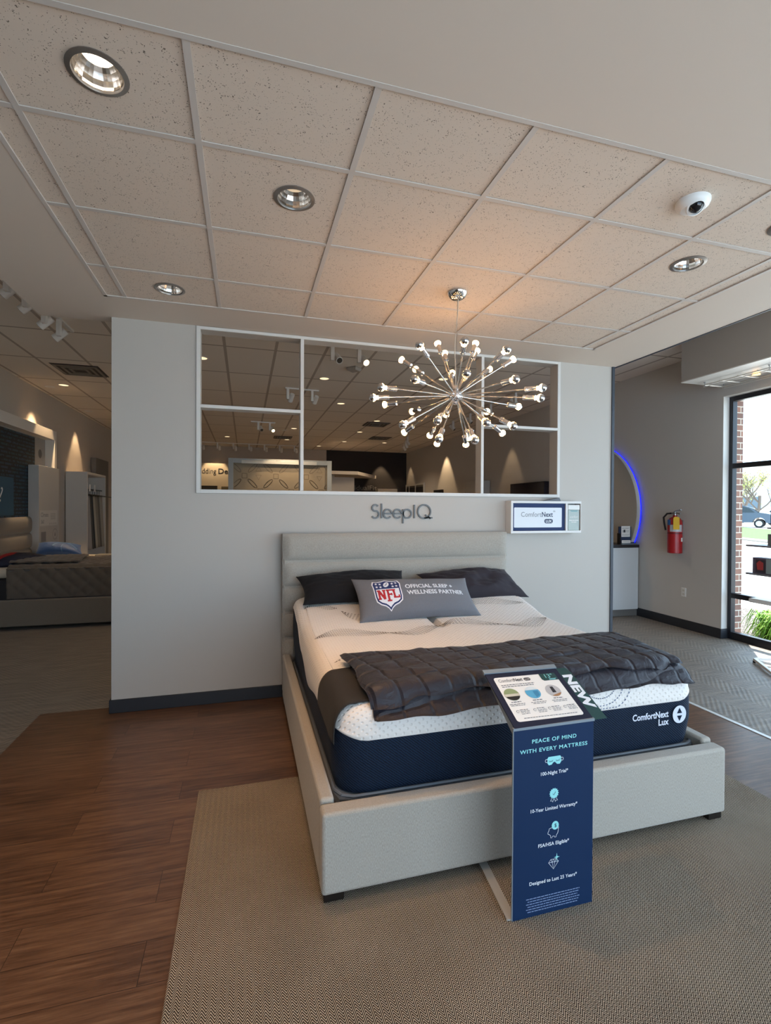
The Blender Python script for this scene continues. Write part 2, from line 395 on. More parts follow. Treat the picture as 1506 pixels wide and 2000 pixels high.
# hanging cloud: drywall ring, lay-in tiles, T-bar grid
CX0, CX1, CY0, CY1 = -1.537, 3.50, -3.55, .118
GX0, GX1, GY0, GY1 = -.983, 2.929, -2.531, -.396
m = MB()
m.box(CX0, CY0, ZC, GX0, CY1, ZS).box(GX1, CY0, ZC, CX1, CY1, ZS).box(GX0, CY0, ZC, GX1, GY0, ZS).box(GX0, GY1, ZC, GX1, CY1, ZS)
struct(m.build('ceiling.001', CLOUDW, merge=.0001))
struct(MB().box(CX1, CY0, ZC-.004, CX1+.02, CY1, ZC+.05).build('trim_5', DARKTRIM))
xs = [GX0]+[-.853+.6096*i for i in range(7)]+[GX1]; ys = [GY0, -2.067, -2.067+.6096, -2.067+1.2192, -2.067+1.8288, GY1]
ys = [GY0, -2.067, -1.458, -.848, GY1]
CANS = [(-.535, -2.30, .076), (.150, -1.815, .076), (-.543, -.625, .076), (2.405, -1.85, .076), (2.56, -2.30, .076)]
tm = MB()
for i in range(len(xs)-1):
    for j in range(len(ys)-1):
        a, b, c, d = xs[i], xs[i+1], ys[j], ys[j+1]; z = ZC+.006
        hole = [h for h in CANS if a < h[0] < b and c < h[1] < d]
        if not hole: tm.add([(a, c, z), (b, c, z), (b, d, z), (a, d, z)], [(0, 1, 2, 3)]); continue
        hx, hy, hr = hole[0]; N = 40; inn = []; out = []
        for k in range(N):
            an = 2*pi*k/N; ux, uy = cos(an), sin(an); inn.append((hx+ux*hr, hy+uy*hr, z))
            s = min((b-hx)/ux if ux > 1e-9 else 1e9, (a-hx)/ux if ux < -1e-9 else 1e9, (d-hy)/uy if uy > 1e-9 else 1e9, (c-hy)/uy if uy < -1e-9 else 1e9)
            out.append((hx+ux*s, hy+uy*s, z))
        tm.add(inn+out, [(k, (k+1) % N, N+(k+1) % N, N+k) for k in range(N)])
        cs = [(a, c, z), (b, c, z), (b, d, z), (a, d, z)]
        for q in cs:                                  # fill the corners left between neighbouring rays
            an = math.atan2(q[1]-hy, q[0]-hx) % (2*pi); k = int(an/(2*pi)*N); tm.add([out[k], q, out[(k+1) % N]], [(0, 1, 2)])
tiles = struct(tm.build('ceiling.002', TILE, recalc=False))
gm = MB(); bw = .012; zb = ZC+.0005
for x in xs[1:-1]: gm.box(x-bw, GY0, zb, x+bw, GY1, zb+.004)
for y in ys[1:-1]: gm.box(GX0, y-bw, zb+.0003, GX1, y+bw, zb+.0043)
for a in ((GX0, GY0, GX0+.02, GY1), (GX1-.02, GY0, GX1, GY1), (GX0, GY0, GX1, GY0+.02), (GX0, GY1-.02, GX1, GY1)): gm.box(a[0], a[1], ZC-.002, a[2], a[3], zb+.004)
gm.build('grid_bars', GRIDM, tiles)

# rug
rug = MB().box(-.305, -5.6, .0005, 2.655, -1.278, .011).build('area_rug', RUG, bevel=.003)
props(rug, 'flat woven taupe chevron area rug under the display bed', 'rug')

# ------------------------------------------------------------------ ceiling fixtures
def can_light(x, y, r, z, label, group, lit=0., warm='ffd9a0', glow=9.):
    t = thing('recessed_downlight', label, 'ceiling light', (x, y, z), group)
    o = (x, y, z)
    MB().lathe([(r*1.22, 0), (r*1.24, -.004), (r*1.02, -.008), (r*.98, 0), (r*.98, .006)], o, n=36).build('trim_ring', mat('downlight_ring', '8d8680', .3, metal=.6), t, True)
    m = MB(); N = 28; vs = []; prof = [(.98, .0), (.97, .02), (.90, .055), (.78, .09), (.62, .12)]
    for q, h in prof:
        for k in range(N): a = 2*pi*k/N; rr = r*q*(1.0 if k % 2 else .985); vs.append((x+rr*cos(a), y+rr*sin(a), z+h*r/.084*.55))
    m.add(vs, [(j*N+k, j*N+(k+1) % N, (j+1)*N+(k+1) % N, (j+1)*N+k) for j in range(len(prof)-1) for k in range(N)])
    m.build('reflector', mat('faceted_reflector', 'd9d4ce', .2, metal=1.), t, False, recalc=False)
    zz = z+.12*r/.084*.55
    lm = mat('downlight_lamp_lit_%g' % glow, 'fff2df' if glow > 1 else '3a2c1c', .4, emit='ffe2bd', es=glow) if lit else mat('downlight_lamp_off', '1d1712', .3)
    MB().cyl((x, y, zz-.002), (x, y, zz+.02), r*.66, 20).build('lamp', lm, t, True)
    if lit:
        ld = bpy.data.lights.new('lamp_beam', 'SPOT'); ld.energy = lit; ld.color = lin(warm)[:3]; ld.spot_size = 1.5; ld.spot_blend = .8; ld.shadow_soft_size = r*.5
        lo = bpy.data.objects.new('lamp_beam', ld); COL.objects.link(lo); lo.location = (x, y, zz-.03); adopt(lo, t)
    return t
G = 'round downlights in the tiled ceiling panel over the bed'
can_light(*CANS[0], ZC+.006, 'lit chrome downlight nearest the camera, top left of the tiled ceiling', G, lit=54., warm='ffc890')
can_light(*CANS[1], ZC+.006, 'chrome downlight in the middle of the tiled ceiling, left of the chandelier', G, lit=60., warm='ffc890', glow=.5)
can_light(*CANS[2], ZC+.006, 'small chrome downlight above the left end of the white partition', G)
can_light(*CANS[3], ZC+.006, 'chrome downlight with dark lamp below the security camera', G)
can_light(*CANS[4], ZC+.006, 'downlight at the right edge of the photo, cut off by it', G)
# dome camera
t = thing('security_camera', 'white dome security camera on the tiled ceiling at upper right', 'camera', (1.925, -2.315, ZC+.006))
c0 = Vector((1.925, -2.315, ZC+.006)); 
MB().lathe([(.0001, 0), (.072, 0), (.072, -.012), (.066, -.026), (.05, -.038), (.0001, -.042)], c0, n=36).build('housing', WHITEP, t, 30)
dv = (Vector((-.05, -4.1, 1.5))-c0).normalized(); dome = c0+Vector((-.006, -.022, -.030))
MB().sphere(dome, .034, 24, 14).build('dome', mat('smoked_dome', '17171a', .08), t, 'all')
MB().lathe([(.036, -.004), (.042, 0), (.040, .008), (.034, .012)], dome+Vector((0, .004, -.004)), axis=(-.1, -.6, -.75), n=28).build('dome_collar', WHITEP, t, True)

# ------------------------------------------------------------------ sputnik chandelier
HUB = Vector((1.271, -1.122, 2.305)); CANOPY = Vector((1.279, -1.122, ZC+.002))
ch = thing('sputnik_chandelier', 'chrome sputnik chandelier with many spiky arms and glowing globe bulbs', 'chandelier', CANOPY)
MB().lathe([(.0001, .001), (.062, 0), (.066, -.006), (.062, -.016), (.05, -.034), (.035, -.042), (.0001, -.044)], CANOPY, n=32).build('canopy', CHROME, ch, 30)
pts = [CANOPY+Vector((.006, 0, -.04)), CANOPY+Vector((.004, 0, -.12)), CANOPY+Vector((-.014, .002, -.3)), CANOPY+Vector((-.016, 0, -.40)), CANOPY+Vector((-.010, 0, -.52)), HUB+Vector((0, 0, .05))]
MB().tube(pts, .0028, 6).build('power_cable', mat('clear_cable', 'b9b0a2', .3), ch, True)
MB().tube([CANOPY+Vector((0, 0, -.04)), HUB+Vector((.003, 0, .05))], .0012, 6).build('steel_wire', STEEL, ch, True)
m = MB().sphere(HUB, .040, 20, 12, (1, 1, .95)).lathe([(.012, .035), (.022, .045), (.014, .06), (.006, .066)], HUB).lathe([(.02, -.038), (.024, -.048), (.012, -.058), (.0001, -.06)], HUB)
for k in range(10): a = 2*pi*k/10; m.sphere(HUB+Vector((cos(a)*.036, sin(a)*.036, .008*(-1)**k)), .014, 10, 6)
m.build('hub', CHROME, ch, True)
# directions of the 36 equal arms
RS = .578
ARM_DIRS = [Vector(v) for v in (
 (-0.686, -0.653, 0.321), (0.009, 0.597, 0.802), (0.143, 0.684, 0.715), (-0.452, 0.680, 0.577), (-0.207, 0.831, 0.516), (0.306, 0.809, 0.502),
 (-0.741, -0.671, -0.032), (-0.970, -0.243, -0.028), (-0.996, 0.006, -0.087), (-0.652, 0.758, 0.007), (-0.202, 0.979, -0.015), (-0.785, -0.428, -0.447),
 (-0.345, 0.883, -0.319), (-0.520, -0.732, -0.440), (0.286, 0.958, -0.032), (0.042, 0.942, -0.332), (-0.466, -0.640, -0.610), (0.124, 0.885, -0.449),
 (-0.307, -0.897, 0.319), (0.455, 0.412, 0.789), (0.506, 0.477, 0.719), (0.121, -0.959, 0.257), (0.833, 0.131, 0.538), (0.701, 0.504, 0.506),
 (-0.309, -0.951, -0.011), (0.206, -0.978, -0.034), (0.669, -0.742, -0.031), (0.635, -0.758, -0.145), (0.973, 0.232, -0.022), (0.750, 0.661, -0.018),
 (0.267, -0.840, -0.473), (-0.060, -0.886, -0.461), (0.846, 0.411, -0.340), (0.534, 0.762, -0.366), (-0.129, -0.771, -0.623), (0.485, 0.743, -0.461))]
ROD = mat('chrome_rod', 'd9d8d6', .12, metal=1.)
BULBM = mat('lit_bulb_glass', 'fff0d8', .2, emit='ffbf78', es=21.)
TIP = mat('silvered_bulb_tip', 'd4d6da', .06, metal=1.)
zz = Vector((0, 0, 1)); L0, L1 = RS-.122, RS-.045
rodm = sockm = glassm = tipm = None
for i, d in enumerate(ARM_DIRS):
    M = Matrix.Translation(HUB) @ zz.rotation_difference(d).to_matrix().to_4x4()
    if i == 0:
        rod = MB().cyl((0, 0, .03), (0, 0, L0+.005), .0042, 10).build('arm', ROD, None, True)
        sock = MB().lathe([(.0001, L0), (.009, L0), (.0165, L0+.003), (.0165, L0+.016), (.0150, L0+.018), (.0150, L1-.004), (.0165, L1-.002), (.0165, L1), (.0001, L1)], n=16).build('socket', CHROME, None, 30)
        B0 = L1; R = .0245; cz = B0+.033
        gl = MB().lathe([(.012, B0-.002), (.0125, B0+.006)]+[(R*sin(a), cz-R*cos(a)) for a in [math.radians(q) for q in (32, 45, 60, 75, 90)]], n=18).build('bulb', BULBM, None, 'all', recalc=False)
        tp = MB().lathe([(R*1.005*sin(a), cz-R*cos(a)) for a in [math.radians(q) for q in (90, 105, 120, 135, 150, 165, 179.5)]], n=18).build('silvered_tip', TIP, None, 'all', recalc=False)
        src = (rod, sock, gl, tp); ob = src
    else:
        ob = tuple(s.copy() for s in src)
        for s in ob: s.parent = None; COL.objects.link(s)
    for s in ob: s.matrix_basis = M
    for s, p in ((ob[0], ch), (ob[1], ob[0]), (ob[2], ob[0]), (ob[3], ob[0])):
        s.parent = p; s.matrix_parent_inverse = wm(p).inverted()
# ------------------------------------------------------------------ display bed
LINEN = fabric('greige_linen', '9c968c', 'b1aba1', 420, .92, .5, .25, (1, 1, .25))
def cushion_slab(m, x0, y0, z0, x1, y1, z1, bulge, axis, n=14, e=.25):
    """upholstered channel: box whose +/-axis faces swell and whose edges are rounded"""
    def prof(u): return max(0., 1-abs(2*u-1)**6)**.5
    def f(s):
        def g(u, v):
            if axis == 'y':
                return (x0+(x1-x0)*u, (y0 if s < 0 else y1)+s*bulge*prof(u*.98+.01)*prof(v*.98+.01)-s*bulge, z0+(z1-z0)*v)
            return ((x0 if s < 0 else x1)+s*bulge*prof(u*.98+.01)*prof(v*.98+.01)-s*bulge, y0+(y1-y0)*u, z0+(z1-z0)*v)
        return g
    us = [0, .004, .01, .02, .05, .12, .3, .5, .7, .88, .95, .98, .99, .996, 1]
    vs_ = [0, .03, .08, .16, .3, .5, .7, .84, .92, .97, 1]
    for s in (-1, 1):
        g = f(s); V = [g(u, v) for v in vs_ for u in us]; k = len(us)
        m.add(V, [(j*k+i, j*k+i+1, (j+1)*k+i+1, (j+1)*k+i) for j in range(len(vs_)-1) for i in range(k-1)])
    return m
bed = thing('upholstered_bed', 'greige linen platform bed with channelled headboard, at the front of the showroom', 'bed', (1.24, -1.2, 0))
HX0, HX1 = .226, 2.243
hb = MB().box(HX0+.006, -.105, .06, HX1-.006, -.016, 1.335).build('headboard', LINEN, bed, bevel=.012)
zz_ = [.30, .505, .711, .917, 1.123, 1.35]
for a, b in zip(zz_, zz_[1:]):
    m = MB(); N = 40; P = []
    def ringp(q, a=a, b=b): pass
    nx, nz = 48, 12
    def g(u, v, a=a, b=b):
        x = HX0+(HX1-HX0)*u; k = 1-abs(2*v-1)**2.4; e = min(1., min(u, 1-u)*(HX1-HX0)/.03); e = math.sqrt(max(0, 1-(1-e)**2))
        return (x, -.096-.036*max(k, 0)**.6*e, a+.002+(b-a-.004)*v)
    m.grid(g, nx, nz)
    def g2(u, v, a=a, b=b): return (HX0+(HX1-HX0)*u, -.096+.06*v, a+.002 if True else b)
    m.add([(HX0, -.096, a+.002), (HX1, -.096, a+.002), (HX1, -.03, a+.002), (HX0, -.03, a+.002)], [(0, 1, 2, 3)])
    m.add([(HX0, -.096, b-.002), (HX1, -.096, b-.002), (HX1, -.03, b-.002), (HX0, -.03, b-.002)], [(0, 1, 2, 3)])
    for x in (HX0, HX1): m.add([(x, -.096, a+.002), (x, -.03, a+.002), (x, -.03, b-.002), (x, -.096, b-.002)], [(0, 1, 2, 3)])
    m.build('headboard_channel', LINEN, bed, 55, merge=.0002)
RZ0, RZ1 = .045, .372
MB().box(HX0, -2.238, RZ0, 2.258, -2.160, RZ1-.004).build('footboard', LINEN, bed, bevel=.014, seg=3)
MB().box(HX0+.002, -2.158, RZ0, .288, -.11, RZ1+.012).build('side_rail', LINEN, bed, bevel=.014, seg=3)
MB().box(2.196, -2.158, RZ0, 2.258, -.11, RZ1+.012).build('side_rail', LINEN, bed, bevel=.014, seg=3)
LEGM = mat('dark_wood_leg', '17120f', .35)
for x, y in ((.236, -2.225), (2.165, -2.225), (.236, -.2), (2.165, -.2)):
    zb = .012 if y < -1 else .001
    MB().obox((x+.041, y+.041, (RZ0+zb)/2), (.041, 0, 0), (0, .041, 0), (0, 0, (RZ0-zb)/2+.001)).build('leg', LEGM, bed, bevel=.003)
# adjustable base in the frame
GREYP = fabric('grey_base_cloth', '5f646b', '6c7178', 300, .85, .2, .2)
base = thing('adjustable_bed_base', 'slim grey padded bed base lying in the frame under the navy mattress', 'bed base', (1.25, -1.1, .2))
MX0, MX1, MY0, MY1 = .300, 2.225, -2.118, -.14
def rr(u, v, k=0., rad=.13):
    hx, hy = (MX1-MX0)/2, (MY1-MY0)/2; cx, cy = (MX0+MX1)/2, (MY0+MY1)/2
    px, py = u*hx, v*hy; qx = max(-(hx-rad), min(hx-rad, px)); qy = max(-(hy-rad), min(hy-rad, py)); dx, dy = px-qx, py-qy; L = math.hypot(dx, dy)
    if L < 1e-9: return Vector((cx+px, cy+py, 0))
    return Vector((cx+qx+dx/L*(rad-k), cy+qy+dy/L*(rad-k), 0))
def sqb(i, n):        # point i of 4n around the square boundary
    s, t = divmod(i % (4*n), n); a = 2*t/n-1
    return ((a, -1), (1, a), (-a, 1), (-1, -a))[s]
def ringmesh(m, levels, n=40, cap=None, rad=.13):
    N = 4*n
    def g(u, v):
        i = int(round(u*N)) % N; z, k = levels[int(round(v*(len(levels)-1)))]; a = sqb(i, n); p = rr(a[0], a[1], k, rad); return (p.x, p.y, z)
    m.grid(g, N, len(levels)-1, wrap=True)
    if cap: 
        for lv in cap:
            z, k = lv; m.add([(rr(*sqb(i, n), k, rad).x, rr(*sqb(i, n), k, rad).y, z) for i in range(N)], [tuple(range(N))])
    return m
ringmesh(MB(), [(.13, .03), (.13, .015), (.14, .01), (.28, .01), (.292, .014)], 24, [(.13, .03)], .06).build('base_body', GREYP, base, True)
def piping(m, z, k, r, rad): 
    pts = [rr(*sqb(i, 24), k, rad)+Vector((0, 0, z)) for i in range(96)]; return m.tube(pts+[pts[0]], r, 6)
piping(MB(), .300, .006, .007, .06).build('lower_piping', mat('grey_piping', '7d838b', .6), base, True)
ringmesh(MB(), [(.304, .012), (.31, .004), (.335, .004), (.342, .012)], 24, [(.342, .012)], .06).build('base_top', GREYP, base, True)
piping(MB(), .345, .008, .007, .09).build('upper_piping', mat('grey_piping', '7d838b', .6), base, True)
# mattress
matt = thing('hybrid_mattress', 'white topped navy sided mattress with lettering on the foot end', 'mattress', (1.25, -1.1, .345))
RH, RV = .075, .105
def ztop(x, y):
    t = (x-MX0)/(MX1-MX0); c = .012*(1-abs(2*t-1)**3)
    z = .725+.130*smooth01((y+.95)/.85)+c
    if y < -1.75: z -= .012*smooth01((-1.75-y)/.35)
    z += .006*sin(x*5.2+1)*sin(y*4.1)
    return z
SEAML = [(-2.12, .605), (-1.93, .628), (-1.54, .556), (-1.165, .500), (-.82, .594), (-.55, .73), (-.3, .80), (-.1, .80)]
def zseam(x, y):
    sx = min(x-MX0, MX1-x)
    side = lerp_tab(y, SEAML); front = .577
    k = smooth01(1-sx/.14); z = front+(side-front)*k
    if y > -.3: z = min(z, ztop(x, y)-.06)
    return min(z, ztop(x, y)-.05)
NB = 56; NN = 4*NB
COVER = mat('white_knit_cover', 'e6e0da', .85, spec=.2, sheen=.15); k_ = NT(COVER); v_ = k_.coord(rot=(.9, .6, .785))
sp_ = k_.node('ShaderNodeSeparateXYZ'); k_.link(k_.coord(), sp_.inputs[0]); q_ = k_.math('ADD', sp_.outputs[1], sp_.outputs[2])
c1_ = k_.math('COSINE', k_.math('MULTIPLY', k_.math('ADD', sp_.outputs[0], q_), 2*pi/.036)); c2_ = k_.math('COSINE', k_.math('MULTIPLY', k_.math('SUBTRACT', sp_.outputs[0], q_), 2*pi/.036))
k_.bump(k_.math('MULTIPLY', k_.math('MAXIMUM', k_.math('SUBTRACT', k_.math('ADD', c1_, c2_), .7), 0.), -1.), .55, .005)
NAVY = mat('navy_knit_side', '081a30', .8, spec=.25, sheen=.02); k_ = NT(NAVY); v_ = k_.coord()
w_ = k_.node('ShaderNodeTexWave'); w_.inputs['Scale'].default_value = 34; w_.inputs['Distortion'].default_value = 2.2; w_.inputs['Detail'].default_value = 2; w_.inputs['Detail Scale'].default_value = 3.5
mp_ = k_.node('ShaderNodeMapping'); mp_.inputs['Rotation'].default_value = (0, .9, 0); k_.link(v_, mp_.inputs[0]); k_.link(mp_.outputs[0], w_.inputs['Vector'])
k_.link(k_.ramp(w_.outputs['Fac'], [(.2, '040e1d'), (.8, '0d233c')]), k_.b.inputs['Base Color']); k_.bump(w_.outputs['Fac'], .5, .003)
def side_pt(a, b, lev):
    p = rr(a, b, 0); zs = zseam(p.x, p.y); zt = ztop(p.x, p.y); rv = min(RV, (zt-zs)*.85)
    kind, t = lev
    if kind == 's':                      # navy side, a little proud in the middle
        z = .350+(zs-.350)*t; q = rr(a, b, .018*(1-t)**2*(1 if t < .5 else .5)-.006*sin(pi*t)); return Vector((q.x, q.y, z))
    if kind == 'w': q = rr(a, b, -.004*sin(pi*t)); return Vector((q.x, q.y, zs+(zt-rv-zs)*t))
    an = t*pi/2; q = rr(a, b, RH*(1-cos(an))); return Vector((q.x, q.y, zt-rv+rv*sin(an)))
def lm(levels):
    m = MB(); m.grid(lambda u, v: side_pt(*sqb(int(round(u*NN)), NB), levels[int(round(v*(len(levels)-1)))]), NN, len(levels)-1, wrap=True); return m
lm([('s', t/8) for t in range(9)]).build('side_panel', NAVY, matt, True, recalc=False)
m = lm([('w', t/4) for t in range(5)]+[('r', t/6) for t in range(1, 7)])
def top_pt(a, b):
    r = max(abs(a), abs(b)); cx, cy = (MX0+MX1)/2, (MY0+MY1)/2
    if r < 1e-6: x, y = cx, cy
    else:
        e = rr(a/r, b/r, RH); x, y = cx+(e.x-cx)*r, cy+(e.y-cy)*r
    z = ztop(x, y)
    if y > -.98: z -= .07*math.exp(-((x-1.262)/.011)**2)*smooth01((y+.98)/.12)+.012*math.exp(-((x-1.262)/.05)**2)*smooth01((y+.98)/.12)
    return Vector((x, y, z))
ND = 2*NB
us_ = []
def uu(i): return 2*i/NB-1
# concentric quads with the same boundary points as the side rings
m.grid(lambda u, v: top_pt(2*u-1, 2*v-1), NB, NB)
# fine strip along the head split
m.build('cover', COVER, matt, True, merge=.0005)
def surf(x, y):
    """height of the mattress cover at plan point x,y"""
    d = min(y-MY0, x-MX0, MX1-x); zt = ztop(x, y)
    if d >= RH: return zt
    if d <= 0: return zt-RV
    return zt-RV+RV*math.sqrt(max(0, 1-((RH-d)/RH)**2))
# stitched leaf-shaped quilting arcs
def dashes(pts, ln, wd, to3):
    parts = []; acc = 0
    P = [Vector(p).to_2d() for p in pts]; d0 = 0.
    for a, b in zip(P, P[1:]):
        L = (b-a).length; n = max(1, int(L/(ln*1.9)))
        for q in range(n):
            s = a.lerp(b, (q+.2)/n); e = a.lerp(b, (q+.72)/n); parts.append(stroke([s, e], wd))
    V, F = joinm(parts); return [to3(v.x, v.y) for v in V], F
STITCH = mat('grey_stitching', '786f66', .8)
V, F = [], []
def addv(vf):
    n = len(V); V.extend(vf[0]); F.extend(tuple(i+n for i in f) for f in vf[1])
up3 = lambda x, y: Vector((x, y, surf(x, y)+.0012))
def leaf(xa, ya, xb, yb, depth, n, sgn):
    for q in range(n):
        h = depth*(q/(n-1)*1.0)*sgn+.01
        pts = []
        for i in range(17):
            t = i/16; x = xa+(xb-xa)*t; y = ya+(yb-ya)*t; nx, ny = -(yb-ya), xb-xa; L = math.hypot(nx, ny)
            s = sin(pi*t)**.9*h+.05*sgn*sin(2*pi*t)*.6
            pts.append((x+nx/L*s, y+ny/L*s))
        addv(dashes(pts, .008, .0052, up3))
for xa, ya, xb, yb, dp, n, s in ((.36, -1.02, .86, -1.0, .15, 8, 1), (.86, -1.0, 1.26, -.93, .14, 8, -1), (1.26, -.93, 1.72, -.98, .14, 8, 1), (1.72, -.98, 2.15, -.86, .15, 8, -1),
                                 (.62, -.55, .98, -.72, .10, 6, -1), (1.60, -.60, 2.14, -.55, .12, 7, 1), (.40, -1.52, .8, -1.45, .05, 3, 1), (.36, -.45, .6, -.5, .08, 5, 1)):
    leaf(xa, ya, xb, yb, dp, n, s)
fr3 = lambda x, z: Vector((x, MY0-.0045, z))
def frz(x, z):
    zt = ztop(x, MY0)-RV
    if z <= zt: return Vector((x, MY0-.004, z))
    t = min(.97, (z-zt)/RV); return Vector((x, MY0-.002+RH*(1-math.sqrt(1-t*t)), z+.001))
V2, F2 = V, F; V, F = [], []
for q in range(4):
    r = .045+.034*q; pts = arc(1.61, .715, r*1.25, r*1.0, 190, 352, 22); addv(dashes([p for p in pts if p[1] > .585], .009, .004, frz))
FRONTST = (V, F)
MB().add(V2, F2).build('stitching', STITCH, matt, recalc=False)
MB().add(*FRONTST).build('dotted_arc_stitching', mat('navy_stitching', '4b5a7c', .8), matt, recalc=False)
PRINT = mat('pale_print', 'd3d8e6', .7)
ft = lambda x, z: Vector((x, MY0-.0105, z))
label_text('product_lettering', 'ComfortNext', .045, ft, PRINT, matt, bold=.0012, fit=.222, at=(1.786, .509))
label_text('product_lettering', 'Lux', .045, ft, PRINT, matt, bold=.0012, fit=.064, at=(1.944, .470))
ec = (2.078, .513)
conform('round_emblem', *poly(arc(ec[0], ec[1], .043, .045, 0, 360, 36)[:-1]), ft, PRINT, matt)
conform('emblem_arrows', *joinm([poly([(ec[0]-.016, ec[1]+.006), (ec[0]+.016, ec[1]+.006), (ec[0], ec[1]+.034)]), poly([(ec[0]-.016, ec[1]-.006), (ec[0], ec[1]-.034), (ec[0]+.016, ec[1]-.006)])]),
        lambda x, z: Vector((x, MY0-.0115, z)), NAVY, matt)

# dark cover strip over the left foot corner
STRIPM = fabric('charcoal_foot_cover', '2c2a28', '353230', 350, .85, .3, .05)
st = MB()
def strip_pt(u, v):
    y = MY0+.035+(.42)*u+.02*sin(v*3)
    s = v*.62                            # path: from the top inward to the hanging side
    xin = .80-s
    if xin > MX0+RH: x = xin; z = ztop(x, y)+.004
    else:
        q = MX0+RH-xin; an = q/((RH+RV)/2*pi/2*1.03)
        if an < 1: x = MX0+RH-(RH+.005)*sin(an*pi/2); z = ztop(MX0+RH, y)-RV+(RV+.004)*cos(an*pi/2)
        else: x = MX0-.006-.006*(an-1); z = ztop(MX0+RH, y)-RV-(q-(RH+RV)/2*pi/2*1.03)
    if y < MY0+.10: x += .30*(MY0+.10-y)**1.2*(1 if v > .75 else v/.75)*.8; 
    return Vector((x, y, z))
st.grid(strip_pt, 20, 44)
so = st.build('foot_cover_strip', STRIPM, None, 'all'); props(so, 'charcoal fabric strip draped over the left foot corner of the mattress', 'bed cover')
sm = so.modifiers.new('t', 'SOLIDIFY'); sm.thickness = .004; sm.offset = 1

# folded quilt across the foot of the bed
QM = mat('plum_grey_quilt', '211e28', .52, spec=.45, sheen=.05); k_ = NT(QM); v_ = k_.coord(); sp_ = k_.node('ShaderNodeSeparateXYZ'); k_.link(v_, sp_.inputs[0])
wb_ = k_.math('MULTIPLY', k_.math('SUBTRACT', k_.noise(v_, 6, 2), .5), .03)
qx_ = k_.math('ADD', k_.math('ADD', sp_.outputs[0], k_.math('MULTIPLY', sp_.outputs[1], .22)), wb_); qy_ = k_.math('ADD', k_.math('SUBTRACT', sp_.outputs[1], k_.math('MULTIPLY', sp_.outputs[0], .10)), wb_)
la_ = k_.math('MINIMUM', k_.math('MULTIPLY', k_.math('ABSOLUTE', k_.math('SINE', k_.math('MULTIPLY', qx_, pi/.125))), 3.2), 1.); lb_ = k_.math('MINIMUM', k_.math('MULTIPLY', k_.math('ABSOLUTE', k_.math('SINE', k_.math('MULTIPLY', qy_, pi/.115))), 3.0), 1.)
ln_ = k_.math('MULTIPLY', la_, lb_); wr_ = k_.node('ShaderNodeTexNoise'); wr_.inputs['Scale'].default_value = 17; wr_.inputs['Detail'].default_value = 4; wr_.inputs['Distortion'].default_value = 1.2; k_.link(v_, wr_.inputs['Vector'])
k_.bump(k_.math('ADD', ln_, k_.math('MULTIPLY', wr_.outputs[0], .9)), .75, .012)
quilt = thing('folded_quilt', 'dark plum grey quilted blanket folded across the foot of the mattress', 'blanket', (1.3, -1.85, .745))
QB = [(.455, -1.535), (.80, -1.60), (1.2, -1.60), (1.7, -1.56), (2.05, -1.52), (2.19, -1.53)]
QF = [(.470, -2.150), (.75, -2.145), (1.2, -2.125), (1.7, -2.115), (2.0, -2.125), (2.165, -2.115)]
def alongp(tab, u):
    x = u*(len(tab)-1); i = min(int(x), len(tab)-2); t = x-i; a, b = tab[i], tab[i+1]; return Vector((a[0]+(b[0]-a[0])*t, a[1]+(b[1]-a[1])*t))
def quilt_layer(name, z0, th, inset_l, inset_f, inset_b, puff, seed, inset_r=0.):
    def plan(u, v):
        a = alongp(QB, u); b = alongp(QF, u); p = a.lerp(b, v)
        p.x += inset_l*(1-u)-inset_r*u+.010*sin(v*9+seed)*(1 if u < .5 else -1)*abs(2*u-1)**4
        p.y += -inset_b*(1-v)+inset_f*v+.009*sin(u*17+seed)*v**3+.006*sin(u*41+seed*2)*v**3
        return p
    def g(top):
        def f(u, v):
            p = plan(u, v); e = min(u*14, (1-u)*14, v*7, (1-v)*7, 1.); rnd = math.sqrt(max(0., 1-(1-e)**2))
            z = surf(p.x, max(p.y, MY0+.008)) ; 
            if p.y < MY0+.008: z -= .25*(MY0+.008-p.y)
            nz = noise.noise(Vector((p.x*4, p.y*5, seed)))*.5+.5; n2 = noise.noise(Vector((p.x*11, p.y*13, seed+4)))
            if top:
                qx = p.x*1.0+p.y*.22; qy = p.y*1.0-p.x*.10+.02*sin(p.x*6)
                k = min(1., abs(sin(pi*qx/.125))*6.)**.6*min(1., abs(sin(pi*qy/.115))*5.)**.6*(.55+.45*(abs(sin(pi*qx/.125))*abs(sin(pi*qy/.115)))**.5)
                w = z0+th*(.45+.55*rnd)+puff*k*rnd+.012*nz*rnd+.006*n2*rnd
                n3 = noise.noise(Vector((p.x*7-p.y*9, p.x*5+p.y*7, seed+9))); w += .010*rnd*max(0, n3)**1.0+.008*rnd*math.exp(-((p.y+1.93-.05*sin(p.x*5))/.02)**2)
            else: w = z0+th*.45*(1-rnd)
            return Vector((p.x, p.y, z+w))
        return f
    m = MB().grid(g(True), 150, 60).grid(g(False), 150, 60)
    def rim(side):
        def f(u, v):
            uv = {'l': (0, u), 'r': (1, u), 'b': (u, 0), 'f': (u, 1)}[side]; a = g(True)(*uv); b = g(False)(*uv); c = a.lerp(b, v)
            o = .007*sin(pi*v); c += Vector({'l': (-o, 0, 0), 'r': (o, 0, 0), 'b': (0, o, 0), 'f': (0, -o, 0)}[side]); return c
        return f
    for s_, n in (('l', 60), ('r', 60), ('b', 150), ('f', 150)): m.grid(rim(s_), n, 4)
    return m.build(name, QM, quilt, 'all', merge=.0006)
quilt_layer('lower_fold', .004, .024, .004, -.006, .008, .0, 1.3)
quilt_layer('upper_fold', .036, .018, -.016, .040, .0, .009, 4.1, .010)

